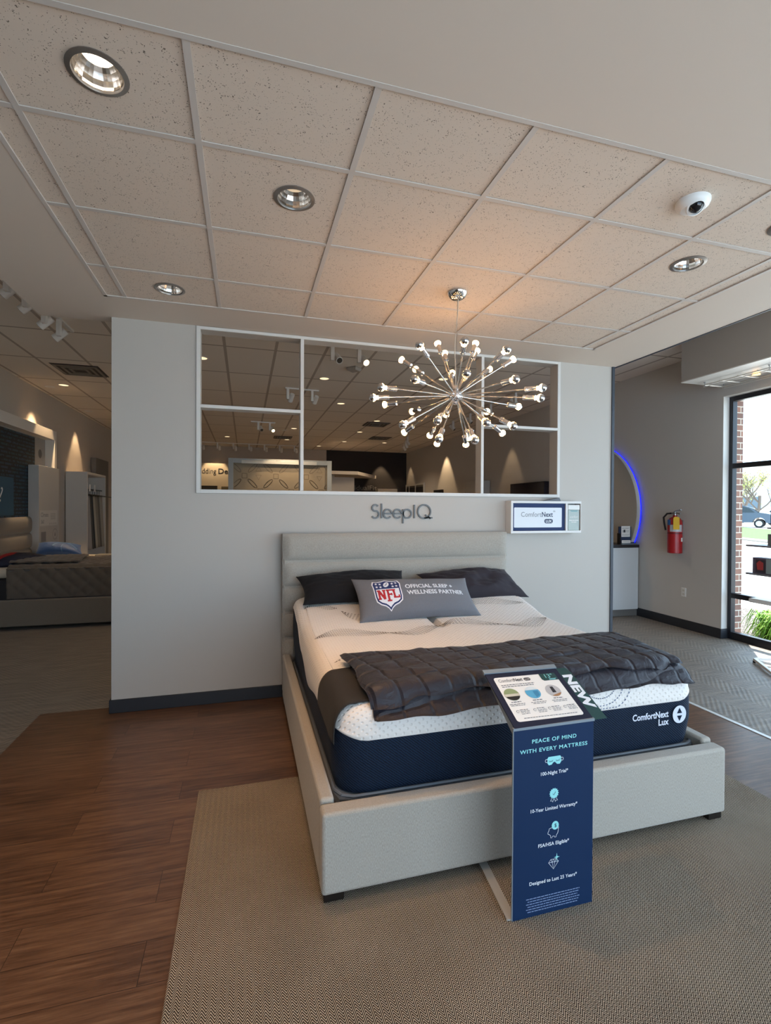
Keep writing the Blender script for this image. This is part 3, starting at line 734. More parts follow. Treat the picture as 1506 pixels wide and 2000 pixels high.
# ------------------------------------------------------------------ pillows
def pillow(name, label, corners, tf, tb, m, seed=0, flange=0., wr=.004, pinch=.05):
    bl, br, tl, tr = [Vector(c) for c in corners]
    nrm = ((br-bl).cross(tl-bl)).normalized(); o = bl.lerp(tr, .5); ex = ((br-bl)+(tr-tl)).normalized()
    W = ((br-bl).length+(tr-tl).length)/2; H = ((tl-bl).length+(tr-br).length)/2
    t = thing(name, label, 'pillow', o)
    def pt(u, v, s):          # u,v in -1..1
        a, b = (u+1)/2, (v+1)/2
        a2 = (u*(1-pinch*(1-v*v)*abs(u)**3)+1)/2; b2 = (v*(1-pinch*1.6*(1-u*u)*abs(v)**3)+1)/2
        p = (bl.lerp(br, a2)).lerp(tl.lerp(tr, a2), b2)
        k = (max(0, 1-abs(u)**2.3)*max(0, 1-abs(v)**2.3))**.55
        fl = 1 if flange == 0 else smooth01(min(1, min((1-abs(u))*W/2, (1-abs(v))*H/2)/flange))
        n = noise.noise(Vector((u*2.2+seed, v*1.8, seed)))*2.2+noise.noise(Vector((u*7+v*4+seed, v*5-u*2, seed)))
        h = (tf if s > 0 else tb)*k*fl+wr*n*k*(s > 0)
        return p+nrm*(h*s+.0015*s)
    m_ = MB()
    for s in (1, -1): m_.grid(lambda x, y, s=s: pt(2*x-1, 2*y-1, s), 44, 30)
    for e in range(4):
        def f(x, y, e=e):
            q = 2*x-1; u, v = ((q, -1), (1, q), (q, 1), (-1, q))[e]; return pt(u, v, 1).lerp(pt(u, v, -1), y)
        m_.grid(f, 44 if e % 2 == 0 else 30, 1)
    body = m_.build('pillow_cover', m, t, 'all', merge=.0004)
    return t, body, pt, W, H
BLACKP = fabric('black_pillowcase', '19191c', '202024', 300, .8, .15, .05)
PLUMP = fabric('plum_pillowcase', '29242a', '312b32', 300, .7, .15, .08)
GREYPI = fabric('grey_pillow_cloth', '6e6f74', '797a80', 420, .85, .2, .05)
pillow('bed_pillow', 'black bed pillow leaning on the headboard at the left, behind the grey lumbar pillow', ((.35, -.45, .835), (1.22, -.50, .83), (.325, -.18, 1.01), (1.205, -.19, 1.035)), .10, .03, BLACKP, 1., wr=.010, pinch=.08)
pillow('bed_pillow', 'dark plum bed pillow leaning on the headboard at the right side', ((1.44, -.50, .83), (2.29, -.40, .80), (1.335, -.19, 1.00), (2.175, -.18, 1.015)), .10, .03, PLUMP, 5., wr=.014, pinch=.07)
lp, lb, lpt, LW, LH = pillow('lumbar_pillow', 'long grey lumbar pillow with football league shield and white slogan', ((.712, -.765, .752), (1.650, -.765, .756), (.705, -.50, 1.022), (1.640, -.50, 1.000)), .085, .05, GREYPI, 9., flange=.022, wr=.003)
def lmap(e): return lambda x, y: lpt(2*x/LW, 2*y/LH, 1)+Vector((0, -.70, .70))*e
SW = mat('shield_white', 'e9e9ef', .7); SN = mat('shield_navy', '1c2f63', .7); SR = mat('shield_red', 'b5212d', .7)
sx, sy = -.236, .004                    # centre of the shield on the pillow
def shield(k):
    half = [(0, .128), (.03, .116), (.062, .110), (.098, .118), (.110, .088), (.106, .04), (.106, -.03), (.098, -.068), (.07, -.092), (.035, -.106), (.014, -.124), (0, -.146)]
    pts = half+[(-x, y) for x, y in half[::-1][1:-1]]
    return [(sx+x*k, sy+(y-.0)*k) for x, y in pts][::-1]
conform('shield_border', *poly(shield(1.0)), lmap(.0010), SW, lp, .02)
conform('shield_field', *poly(shield(.925)), lmap(.0018), SN, lp, .02)
low = [(-.088, .036), (.088, .036), (.088, -.03), (.080, -.058), (.060, -.075), (.03, -.086), (.012, -.102), (0, -.116), (-.012, -.102), (-.03, -.086), (-.060, -.075), (-.080, -.058), (-.088, -.03)]
conform('shield_panel', *poly([(sx+x, sy+y) for x, y in low][::-1]), lmap(.0026), SW, lp, .02)
def star(cx, cy, r): return poly([(cx+r*(1 if i % 2 == 0 else .42)*sin(i*pi/5), cy+r*(1 if i % 2 == 0 else .42)*cos(i*pi/5)) for i in range(10)][::-1])
stars = [star(sx+s*x, sy+y, .0125) for s in (-1, 1) for x, y in ((.076, .088), (.047, .083), (.076, .058), (.047, .055))]
conform('shield_stars', *joinm(stars), lmap(.0026), SW, lp, .02)
ca, sa = cos(.9), sin(.9)
ball = [(sx+a*.028*ca-b*.019*sa, sy+.076+a*.028*sa+b*.019*ca) for a, b in [(cos(q*pi/12), sin(q*pi/12)) for q in range(24)]]
conform('shield_football', *poly(ball), lmap(.0026), SW, lp, .02)
conform('football_lacing', *joinm([stroke([(sx-.012, sy+.064), (sx+.012, sy+.09)], .003)]+[stroke([(sx+q*.012-.005, sy+.077+q*.013+.004), (sx+q*.012+.005, sy+.077+q*.013-.004)], .002) for q in (-.6, -.2, .2, .6)]), lmap(.0032), SN, lp)
# slab letters
def slab(lst, ox, oy, h, wd): return [stroke([(ox+x*h, oy+y*h) for x, y in s], wd*k) for s, k in lst]
lw = .0155
NL = [([(.12, 0), (.12, 1)], 1), ([(.12, 1), (.62, 0)], 1.15), ([(.62, 0), (.62, 1)], 1), ([(-.04, .06), (.28, .06)], .75), ([(-.06, .94), (.22, .94)], .75), ([(.46, .94), (.78, .94)], .75)]
FL = [([(.14, -.12), (.14, 1)], 1), ([(.0, .93), (.66, .93)], .85), ([(.1, .5), (.46, .5)], .85), ([(-.04, -.1), (.36, -.1)], .75), ([(.62, .98), (.62, .72)], .6), ([(.44, .62), (.44, .38)], .6)]
LL = [([(.14, 0), (.14, 1)], 1), ([(0, .06), (.62, .06)], .85), ([(-.02, .94), (.32, .94)], .75), ([(.6, .02), (.6, .32)], .7)]
conform('shield_lettering', *joinm(slab(NL, sx-.080, sy-.052, .078, lw)+slab(FL, sx-.014, sy-.058, .086, lw)+slab(LL, sx+.034, sy-.046, .074, lw)), lmap(.0034), SR, lp, .03)
WT_ = mat('white_pillow_print', 'e4e6ea', .7)
label_text('slogan_line', 'OFFICIAL SLEEP +', .050, lmap(.0016), WT_, lp, bold=.0012, fit=.385, at=(-.095, .036), maxlen=.03)
label_text('slogan_line', 'WELLNESS PARTNER', .050, lmap(.0016), WT_, lp, bold=.0012, fit=.462, at=(-.090, -.020), maxlen=.03)
# ------------------------------------------------------------------ floor sign in front of the bed
SBLUE = mat('sign_blue_print', '06264a', .6, spec=.25); SDARK = mat('sign_dark_print', '1e2236', .6, spec=.25); MINT = mat('mint_print', '8fd6d8', .6); SIGNW = mat('sign_white_print', 'e6ebf2', .6)
GREENT = mat('green_tag', '14403f', .55); ACRYL = mat('grey_plastic_edge', '7f8a92', .35)
sg = thing('floor_sign', 'tall blue product sign with sloped info board standing at the foot of the bed', 'sign', (1.08, -2.5, .011))
SX0, SX1, SY, SZ1 = .905, 1.257, -2.5, .733
MB().box(SX0, SY, .012, SX1, SY+.006, SZ1).build('front_panel', SBLUE, sg, bevel=.001)
MB().box(SX0-.004, SY-.002, SZ1-.004, SX1+.003, SY+.010, SZ1+.006).box(SX0-.0035, SY+.001, .012, SX0, SY+.007, SZ1).build('edge_strip', ACRYL, sg)
MB().obox((.922, -2.33, .016), (.019, .165, 0), (.018, -.002, 0), (0, 0, .003)).build('foot_bar', mat('grey_foot_bar', 'a39f98', .45), sg)
# sloped board
pb = Vector((SX0+.002, SY-.002, SZ1+.006)); ey = Vector((.020, .283, .112)); ex = Vector((SX1-SX0-.002, 0, -.003)); en = ex.cross(ey).normalized()
def bp(x, y, e=0.): return pb+ex*x+ey*y+en*e          # x,y in 0..1
m = MB(); m.add([bp(0, 0, -.004), bp(1, 0, -.004), bp(1, 1, -.004), bp(0, 1, -.004), bp(0, 0), bp(1, 0), bp(1, 1), bp(0, 1)], [(3, 2, 1, 0), (4, 5, 6, 7), (0, 1, 5, 4), (1, 2, 6, 5), (2, 3, 7, 6), (3, 0, 4, 7)])
m.build('sloped_board', SDARK, sg)
m = MB(); m.add([bp(-.01, .985, -.006), bp(1.01, .985, -.006), bp(1.01, 1.06, -.006), bp(-.01, 1.06, -.006), bp(-.01, .985, .005), bp(1.01, .985, .005), bp(1.01, 1.06, .005), bp(-.01, 1.06, .005)], [(3, 2, 1, 0), (4, 5, 6, 7), (0, 1, 5, 4), (1, 2, 6, 5), (2, 3, 7, 6), (3, 0, 4, 7)])
m.build('top_clip', ACRYL, sg)
# support wedge arms under the board
for x in (.03, .97): MB().add([bp(x, 0, -.004), bp(x, 1, -.004), bp(x, .98, -.02), bp(x, .02, -.05)], [(0, 1, 2, 3)]).build('board_bracket', ACRYL, sg)
def rrect(x0, y0, x1, y1, r, ry=None, n=5):
    ry = ry or r; P = []
    for cx, cy, a in ((x1-r, y0+ry, -90), (x1-r, y1-ry, 0), (x0+r, y1-ry, 90), (x0+r, y0+ry, 180)): P += arc(cx, cy, r, ry, a, a+90, n)
    return P
BW, BH = ex.length, ey.length
bl_ = lambda e: (lambda x, y: bp(x/BW, y/BH, e))        # metres on the board
card = conform('info_card', *poly(rrect(.026, .028, BW-.026, BH-.032, .012)), bl_(.0008), PAPER, sg)
conform('size_badge', *poly([(BW-.096, BH-.075), (BW-.026, BH-.075), (BW-.026, BH-.032), (BW-.104, BH-.032), (BW-.104, BH-.066)]), bl_(.0014), GREENT, sg)
label_text('size_lettering', '13"', .034, bl_(.002), MINT, sg, at=(BW-.088, BH-.060))
conform('small_print', *joinm([stroke([(BW-.07, BH-.066), (BW-.035, BH-.066)], .003), stroke([(BW-.07, BH-.071), (BW-.04, BH-.071)], .003)]), bl_(.002), MINT, sg)
label_text('card_title', 'Comfort', .026, bl_(.0014), GREYINK, sg, bold=.0001, at=(.042, BH-.062), fit=.070)
label_text('card_title', 'Next', .026, bl_(.0014), INK, sg, bold=.0006, at=(.113, BH-.062), fit=.042)
conform('title_pill', *poly(rrect(.163, BH-.064, .194, BH-.046, .008)), bl_(.0012), INK, sg)
label_text('pill_lettering', 'LUX', .012, bl_(.0018), PAPER, sg, at=(.1665, BH-.0595), fit=.024)
sp = []
random.seed(3)
def lines(x0, x1, y, n, dy, wd, cx=None):
    for i in range(n):
        a, b = x0, x1
        if i: k = random.uniform(.0, .10)*(x1-x0); a += k if cx else 0; b -= k
        x = a
        while x < b:
            L = random.uniform(.006, .016); sp.append(stroke([(x, y-i*dy), (min(b, x+L), y-i*dy)], wd)); x += L+.0025
lines(.044, .20, BH-.080, 2, .010, .0042)
PCX = (.068, .165, .262)
for cx in PCX:
    lines(cx-.022, cx+.022, .128, 1, .008, .0045, 1); lines(cx-.035, cx+.035, .117, 2, .0075, .003, 1)
for i, x in enumerate((.062, .138, .205, .276)):
    lines(x, x+.036, .085, 1, .006, .0035); lines(x, x+.040, .077, 3, .0065, .0025)
    sp.append(stroke(arc(x-.011, .078, .006, .006, 0, 300, 10), .002))
lines(.06, .30, .042, 1, .006, .003)
conform('small_print', *joinm(sp), bl_(.0014), GREYINK, sg)
PH = [('8d9a6e', 'c9c3b0', '1d1c1a'), ('d5dde0', '57a5c9', '5a6166'), ('b9b7b8', '2b2b30', 'a87b55')]
for k, (cx, (c1, c2, c3)) in enumerate(zip(PCX, PH)):
    cy, r = .170, .034
    conform('round_photo', *poly(arc(cx, cy, r, r, 0, 360, 32)[:-1]), bl_(.0014), mat('photo_a%d' % k, c1), sg)
    if k == 0:
        conform('photo_picture', *poly(arc(cx, cy, r*.99, r*.99, 175, 365, 20)), bl_(.0019), mat('photo_b0', c2), sg); conform('photo_picture', *poly(arc(cx, cy, r*.98, r*.98, 200, 340, 20)), bl_(.0024), mat('photo_c0', c3), sg)
    elif k == 1:
        conform('photo_picture', *poly(arc(cx, cy, r*.99, r*.99, 155, 385, 22)), bl_(.0019), mat('photo_b1', c2), sg); conform('photo_picture', *poly([(cx+.002, cy+.006), (cx+.026, cy+.008), (cx+.024, cy-.018), (cx+.004, cy-.030)][::-1]), bl_(.0024), mat('photo_d1', '3f86ad'), sg)
    else:
        conform('photo_picture', *poly([(cx-.006, cy+.022), (cx-.008, cy-.012), (cx+.010, cy-.012), (cx+.008, cy+.022)]), bl_(.0019), mat('photo_b2', c2), sg); conform('photo_picture', *poly(arc(cx, cy, r*.98, r*.98, 235, 335, 14)), bl_(.0019), mat('photo_c2', c3), sg)
# green NEW tag behind the board
m = MB(); q = [(.98, .02), (1.165, .02), (1.185, .10), (1.165, .93), (1.125, .99), (.98, .99)]
q = [(.97, .01), (1.185, .01), (1.185, .90), (1.15, 1.0), (.97, 1.0)]
m.add([bp(x, y, -.0075) for x, y in q]+[bp(x, y, -.005) for x, y in q], [tuple(range(5))[::-1], tuple(range(5, 10))]+[(i, (i+1) % 5, 5+(i+1) % 5, 5+i) for i in range(5)]); m.build('new_tag', GREENT, sg)
label_text('tag_lettering', 'NEW', .062, lambda x, y: bp(1.035+y/BW, .86-x/BH, -.0045), SIGNW, sg, bold=.003, fit=.20)
# front text and icons
SGX = 1.079
ff = lambda e: (lambda x, y: Vector((SGX+x, SY-.0004-e, y)))
def ctext(nm, body, size, z, wd, m, bold=.0008): 
    label_text(nm, body, size, ff(.0006), m, sg, bold=bold, fit=wd, align='CENTER', at=(0, z), space=1.12 if nm == 'headline' else 1.03)
vs, fs = text_mesh('A', 1)
ctext('headline', 'PEACE OF MIND', .0205, .674, .196, MINT, .0004); ctext('headline', 'WITH EVERY MATTRESS', .0205, .639, .298, MINT, .0004)
for body, z, wd in (('100-Night Trial*', .545, .120), ('10-Year Limited Warranty*', .409, .206), ('FSA/HSA Eligible*', .271, .136), ('Designed to Last 25 Years*', .133, .210)):
    ctext('benefit_lettering', body, .0190, z, wd, SIGNW, .0002)
msk = [(-.031, .606), (-.026, .613), (.026, .613), (.031, .606), (.031, .590), (.024, .581), (.012, .582), (.004, .590), (0, .592), (-.004, .590), (-.012, .582), (-.024, .581), (-.031, .590)]
conform('sleep_mask_icon', *poly(msk[::-1]), ff(.0006), MINT, sg)
conform('mask_loops', *joinm([stroke(arc(s*.035, .599, .005, .006, 0, 360, 12), .0015) for s in (-1, 1)]), ff(.0006), SIGNW, sg)
conform('mask_lashes', *joinm([stroke(arc(s*.015, .601, .009, .006, 200, 340, 8), .0012) for s in (-1, 1)]+[stroke([(s*.015+d, .595), (s*.015+d*1.2, .592)], .001) for s in (-1, 1) for d in (-.006, -.002, .002, .006)]), ff(.0012), SBLUE, sg)
ros = [((.019+.0018*cos(14*a))*cos(a), .470+(.019+.0018*cos(14*a))*sin(a)) for a in [2*pi*i/84 for i in range(84)]]
conform('rosette_icon', *poly(ros), ff(.0006), MINT, sg)
conform('rosette_tick', *joinm([stroke([(-.006, .469), (-.001, .464), (.007, .476)], .0018)]), ff(.0012), SBLUE, sg)
conform('rosette_ribbon', *joinm([stroke([(-.010, .452), (-.016, .441), (-.009, .442), (-.006, .437), (-.002, .449)], .0015), stroke([(.010, .452), (.016, .441), (.009, .442), (.006, .437), (.002, .449)], .0015)]), ff(.0006), SIGNW, sg)
pig = [(-.022, .327), (-.020, .336), (-.012, .338), (.006, .338), (.018, .332), (.022, .338), (.020, .325), (.018, .315), (.012, .308), (.010, .300), (.004, .300), (.003, .305), (-.006, .305), (-.007, .300), (-.013, .300), (-.014, .309), (-.020, .314), (-.026, .317), (-.025, .324)]
conform('piggy_icon', *joinm([stroke(pig, .0015, True)]), ff(.0006), SIGNW, sg)
conform('coin_icon', *poly(arc(.006, .346, .0155, .0165, 0, 360, 28)[:-1]), ff(.0012), MINT, sg)
label_text('coin_lettering', '$', .020, ff(.0018), SBLUE, sg, at=(.0015, .3395))
dia = [stroke([(-.022, .205), (-.012, .216), (.012, .216), (.022, .205), (0, .178)], .0015, True), stroke([(-.022, .205), (.022, .205)], .0013), stroke([(-.012, .216), (-.006, .205), (0, .178), (.006, .205), (.012, .216)], .0013), stroke([(-.006, .205), (0, .216), (.006, .205)], .0013)]
conform('diamond_icon', *joinm(dia), ff(.0006), SIGNW, sg)
conform('sparkle_icon', *poly([(.014+(.016 if i % 2 == 0 else .004)*sin(i*pi/4)*.8, .222+(.016 if i % 2 == 0 else .004)*cos(i*pi/4)) for i in range(8)][::-1]), ff(.0012), MINT, sg)
sp = []; random.seed(5)
for i in range(6): lines(-.118+.006*(i % 2), .118-.005*(i % 3), .082-i*.0098, 1, .005, .003)
conform('footnote_print', *joinm(sp), ff(.0006), mat('pale_blue_print', '7f93b8', .6), sg)

# ------------------------------------------------------------------ partition wall signs
let = thing('wall_lettering', 'raised grey metal lettering on the white partition above the headboard', 'sign', (1.27, -.002, 1.53))
LM = mat('grey_metal_letters', '5e6162', .45, metal=.25)
def letter(nm, strokes, wd=.0125, dp=.012):
    V, F = joinm([stroke(s, wd) for s in strokes]); m = MB()
    n = len(V); m.add([(v.x, -.002, v.y) for v in V]+[(v.x, -.002-dp, v.y) for v in V], list(F)+[tuple(n+i for i in f) for f in F])
    ec = {}
    for f in F:
        for a, b in zip(f, f[1:]+f[:1]): ec[(a, b)] = 1
    for a, b in list(ec):
        if (b, a) not in ec: m.add([m.v[a], m.v[b], m.v[n+b], m.v[n+a]], [(0, 1, 2, 3)])
    return m.build(nm, LM, let)
z0, cap, xh = 1.471, .120, .080
def ell(cx, cy, rx, ry, a0, a1, n=28): return arc(cx, cy, rx, ry, a0, a1, n)
letter('letter', [ell(1.020, z0+.091, .027, .027, 30, 260, 18)+ell(1.020, z0+.034, .031, .032, 85, -150, 20)])
letter('letter', [[(1.076, z0), (1.076, z0+cap+.008)]])
for x in (1.131, 1.220): letter('letter', [[(x-.036, z0+.041), (x+.036, z0+.041)]+ell(x, z0+.040, .037, .038, 2, 318, 26)])
letter('letter', [[(1.272, z0-.045), (1.272, z0+xh)], ell(1.311, z0+.040, .038, .038, 0, 360, 28)])
letter('letter', [[(1.377, z0), (1.377, z0+cap)]])
letter('letter', [ell(1.470, z0+.060, .060, .060, 0, 360, 36), [(1.470, z0+.004), (1.548, z0+.004)], [(1.480, z0+.03), (1.530, z0-.002)]])

bx = thing('wall_display_box', 'white wall niche box with navy framed product card, right of the headboard', 'wall box', (2.67, -.001, 1.33))
BX0, BX1, BZ0, BZ1, BY = 2.284, 3.040, 1.333, 1.634, -.10
BOXW = mat('display_box_white', 'dedcd9', .45)
m = MB(); t = .022
m.box(BX0, BY, BZ0, BX1, -.001, BZ0+t).box(BX0, BY, BZ1-t, BX1, -.001, BZ1).box(BX0, BY, BZ0+t, BX0+t, -.001, BZ1-t).box(BX1-.006, BY, BZ0+t, BX1, -.001, BZ1-t).box(2.868, BY, BZ0+t, 2.890, -.001, BZ1-t)
m.box(BX0+t, -.012, BZ0+t, BX1-.006, -.001, BZ1-t).build('box_frame', BOXW, bx, bevel=.0015)
MB().box(BX0+t+.001, BY+.012, BZ0+t+.001, 2.867, BY+.018, BZ1-t-.001).build('navy_mat', mat('navy_weave_board', '24365f', .8, bump=(260, .5, .002)), bx)
bf = lambda e: (lambda x, z: Vector((x, BY+.0115-e, z)))
conform('product_card', *poly(rrect(2.322, 1.386, 2.832, 1.572, .008)), bf(.0), mat('card_white', 'dfe3e8', .5), bx)
label_text('card_lettering', 'Comfort', .066, bf(.001), GREYINK, bx, bold=-.0006, fit=.215, at=(2.392, 1.486))
label_text('card_lettering', 'Next', .066, bf(.001), mat('navy_ink', '2c3a58', .6), bx, bold=.0010, fit=.118, at=(2.612, 1.486))
label_text('trademark_lettering', 'TM', .018, bf(.001), GREYINK, bx, at=(2.735, 1.530))
conform('card_pill', *poly(rrect(2.642, 1.424, 2.734, 1.466, .020)), bf(.001), mat('navy_ink', '2c3a58', .6), bx)
label_text('pill_lettering', 'LUX', .034, bf(.002), mat('card_white', 'dfe3e8', .5), bx, bold=.001, fit=.064, at=(2.656, 1.433))
ct = thing('pillow_carton', 'small clear pillow carton with white lid standing in the right niche of the wall box', 'carton', (2.96, -.06, BZ0+t))
MB().box(2.900, -.093, BZ0+t+.001, 3.022, -.025, 1.552).build('carton_body', mat('carton_sage', 'a9b5b0', .4), ct, bevel=.003)
m = MB(); m.add([(2.899, -.094, 1.553), (3.023, -.094, 1.553), (3.023, -.024, 1.566), (2.899, -.024, 1.566), (2.909, -.100, 1.530), (3.013, -.100, 1.530)], [(0, 1, 2, 3), (4, 5, 1, 0)])
m = MB().box(2.896, -.097, 1.5525, 3.026, -.022, 1.600); m.build('carton_lid', mat('carton_white', 'e4e4e0', .5), ct, bevel=.006)
conform('carton_band', *poly([(2.915, 1.548), (3.010, 1.548), (2.995, 1.535), (2.935, 1.535)][::-1]), lambda x, z: Vector((x, -.0940, z)), mat('carton_teal', '6f9a9c', .4), ct)
label_text('carton_lettering', 'comfort', .036, lambda x, z: Vector((x, -.0945, z)), PAPER, ct, fit=.090, at=(2.918, 1.474))
sp = []; lines(2.912, 3.012, 1.452, 1, .01, .009); lines(2.935, 2.99, 1.436, 1, .01, .008)
conform('small_print', *joinm(sp), lambda x, z: Vector((x, -.0945, z)), PAPER, ct)
m = MB(); q = [(2.640, 0), (2.665, .004), (2.79, .032), (2.80, .034), (2.818, .0)]
m.add([(x, -.095, BZ1+.001+z) for x, z in q]+[(x, -.03, BZ1+.001+z) for x, z in q], [tuple(range(5))[::-1], tuple(range(5, 10))]+[(i, (i+1) % 5, 5+(i+1) % 5, 5+i) for i in range(5)])
rm = m.build('door_wedge', mat('grey_rubber', '5c6065', .5), None, bevel=.002); props(rm, 'grey wedge shaped block lying on top of the white wall box', 'wedge')

# ------------------------------------------------------------------ right hand side
# round feature panel with blue light strip, on the counter
cn = thing('curved_counter', 'white counter with dark top along the grey wall behind the partition', 'counter', (5.2, 2.6, 0))
CNW = mat('counter_white', 'cfd3d6', .5)
def cpath(k=0.): return [(4.93, 3.9), (4.93-k, 1.87-k*.6), (4.97-k*.3, 1.81-k), (5.484, 1.79-k), (5.484, 3.9)]
m = MB(); m.prism(cpath(), lambda x, y, z: (x, y, .1+z), .90); m.build('counter_body', CNW, cn)
m = MB(); m.prism(cpath(-.02), lambda x, y, z: (x, y, 0+z), .0995); m.build('kick_plate', mat('grey_kick', '6b6a68', .5), cn)
m = MB(); m.prism(cpath(.02), lambda x, y, z: (x, y, 1.0005+z), .045); m.build('counter_top', mat('dark_counter_top', '26262a', .4), cn, bevel=.004)
ac = thing('round_feature_panel', 'tall round grey wall panel edged with a glowing blue light strip', 'wall panel', (5.45, 2.76, 1.05))
cy, cz, R = 2.77, 1.55, 1.03; zc0 = 1.047
a0 = math.degrees(math.asin((zc0-cz)/R))
pts = arc(cy, cz, R, R, a0, 180-a0, 96)
m = MB(); m.prism(pts, lambda y, z, d: (5.40+d, y, z), .055); m.build('panel_disc', mat('panel_grey', 'a8a49e', .6), ac, 30)
m = MB(); pr_ = [(R+.001, 0), (R+.012, 0), (R+.012, .066), (R+.001, .066)]
def ring(m, r0, r1, x0, x1, n=96):
    P = []
    for i in range(n+1):
        a = math.radians(a0+(180-2*a0)*i/n); c, s = cos(a), sin(a)
        P += [(x0, cy+c*r0, cz+s*r0), (x0, cy+c*r1, cz+s*r1), (x1, cy+c*r1, cz+s*r1), (x1, cy+c*r0, cz+s*r0)]
    return m.add(P, [(4*i+k, 4*i+(k+1) % 4, 4*i+4+(k+1) % 4, 4*i+4+k) for i in range(n) for k in range(4)])
ring(MB(), R+.0005, R+.010, 5.398, 5.458).build('panel_rim', mat('panel_rim', 'c9c7c3', .4), ac, 30)
ring(MB(), R+.002, R+.014, 5.462, 5.474).build('light_strip', mat('blue_light_strip', '1018c0', .4, emit='0d16e0', es=2.2), ac, 30)
bh = thing('brochure_stand', 'navy counter display with white leaflets at the end of the dark counter top', 'brochure stand', (5.35, 1.95, 1.046))
BN = mat('brochure_navy', '2a3a57', .5)
m = MB(); P = [(0, 0), (.315, 0), (.315, .17)]+arc(.235, .17, .08, .09, 0, 90, 8)+[(0, .26)]
m.prism(P, lambda x, y, d: (5.19+x*.94, 1.845+d, 1.0465+y), .02); m.build('back_card', BN, bh)
MB().box(5.172, 1.81, 1.0465, 5.19, 1.862, 1.21).build('side_wall', BLACK, bh)
MB().box(5.19, 1.785, 1.0465, 5.46, 1.844, 1.058).build('tray', ACRYL, bh)
fb = lambda e: (lambda x, y: Vector((5.19+x*.94, 1.844-e, 1.0465+y)))
conform('leaflet', *poly([(.022, .110), (.187, .110), (.187, .268), (.022, .268)]), fb(.02), PAPER, bh)
conform('leaflet', *poly([(.022, .018), (.187, .018), (.187, .062), (.022, .062)]), fb(.03), PAPER, bh)
conform('leaflet_picture', *joinm([poly([(.066, .175), (.098, .175), (.098, .215), (.066, .215)]), poly([(.050, .175), (.060, .175), (.060, .21), (.050, .21)])]), fb(.021), INK, bh)
sp = []; lines(.035, .175, .242, 2, .012, .004); lines(.11, .17, .20, 2, .014, .004); lines(.035, .175, .145, 2, .012, .003); lines(.035, .17, .040, 1, .01, .005)
conform('small_print', *joinm(sp), lambda x, y: fb(.0305 if y < .1 else .0205)(x, y), GREYINK, bh)
conform('blue_ring_logo', *joinm([stroke(arc(.245, .20, .020, .024, 0, 360, 20), .010)]), fb(.001), mat('logo_blue', '7fb0d8', .5), bh)
# fire extinguisher
fe = thing('fire_extinguisher', 'red fire extinguisher with yellow tag hung on the grey wall', 'fire extinguisher', (5.41, 1.085, .99))
RED = mat('extinguisher_red', 'a81f24', .3); o = Vector((5.405, 1.08, .985))
xx_, yy_, _ = MB().frame_of((0, 0, 1)); vd_ = Vector((-.72, -.69, 0)); LA = math.atan2(vd_.dot(yy_), vd_.dot(xx_))
MB().lathe([(.0001, 0), (.080, 0), (.088, .006), (.088, .395), (.082, .43), (.062, .462), (.036, .478), (.026, .482), (.026, .50), (.0001, .50)], o, n=32).build('tank', RED, fe, 50)
MB().lathe([(.0885, .255), (.0885, .275)], o, n=32).build('label_band', mat('extinguisher_band', '70161a', .4), fe, True)
MB().lathe([(.0888, .285), (.0888, .375)], o, n=32, a0=LA-1.1, a1=LA+.7).build('silver_label', mat('silver_label', 'b9bcbf', .35), fe, True)
MB().lathe([(.0888, .155), (.0888, .205)], o, n=16, a0=LA-1.5, a1=LA-.9).build('inspection_label', PAPER, fe, True)
MB().lathe([(.0888, .37), (.0888, .44)], o, n=16, a0=LA+.6, a1=LA+1.3).build('blue_label', mat('blue_label', '2f6fb5', .4), fe, True)
m = MB().cyl(o+Vector((0, 0, .50)), o+Vector((0, 0, .545)), .020, 16).cyl(o+Vector((-.06, 0, .525)), o+Vector((.02, 0, .525)), .012, 12); m.build('valve', STEEL, fe, True)
m = MB(); m.tube([o+Vector((0, .015, .548)), o+Vector((-.02, -.05, .560)), o+Vector((-.04, -.13, .572))], .008, 8).tube([o+Vector((0, .015, .535)), o+Vector((-.02, -.05, .525)), o+Vector((-.03, -.11, .520))], .008, 8); m.build('handle', STEEL, fe, True)
m = MB().tube([o+Vector((-.06, .0, .525)), o+Vector((-.09, .04, .52)), o+Vector((-.10, .085, .47)), o+Vector((-.07, .105, .40)), o+Vector((-.05, .10, .30))], .012, 10); m.build('hose', BLACK, fe, True)
m = MB(); m.prism([(-.035, 0), (.035, 0), (.035, .15), (.02, .165), (-.02, .165), (-.035, .15)], lambda x, y, d: tuple(o+Vector((-.062-d*.7+x*.69, -.082-d*.7-x*.72, .315+y))), .002); m.build('yellow_tag', mat('yellow_tag', 'e0b32a', .6), fe)
MB().box(5.488, 1.04, 1.30, 5.499, 1.12, 1.42).build('wall_hook', STEEL, fe)
# outlet
ot = thing('wall_outlet', 'white duplex socket plate low on the grey wall below the extinguisher', 'outlet', (5.496, 1.018, .474))
MB().box(5.492, .983, .416, 5.4995, 1.053, .532).build('plate', WHITEP, ot, bevel=.003)
for z in (.448, .497): 
    m = MB(); m.prism(arc(1.018, z, .017, .017, 0, 360, 16)[:-1], lambda y, zz, d: (5.4895+d, y, zz), .002); m.build('socket', mat('socket_cream', 'cfcdc6', .4), ot)
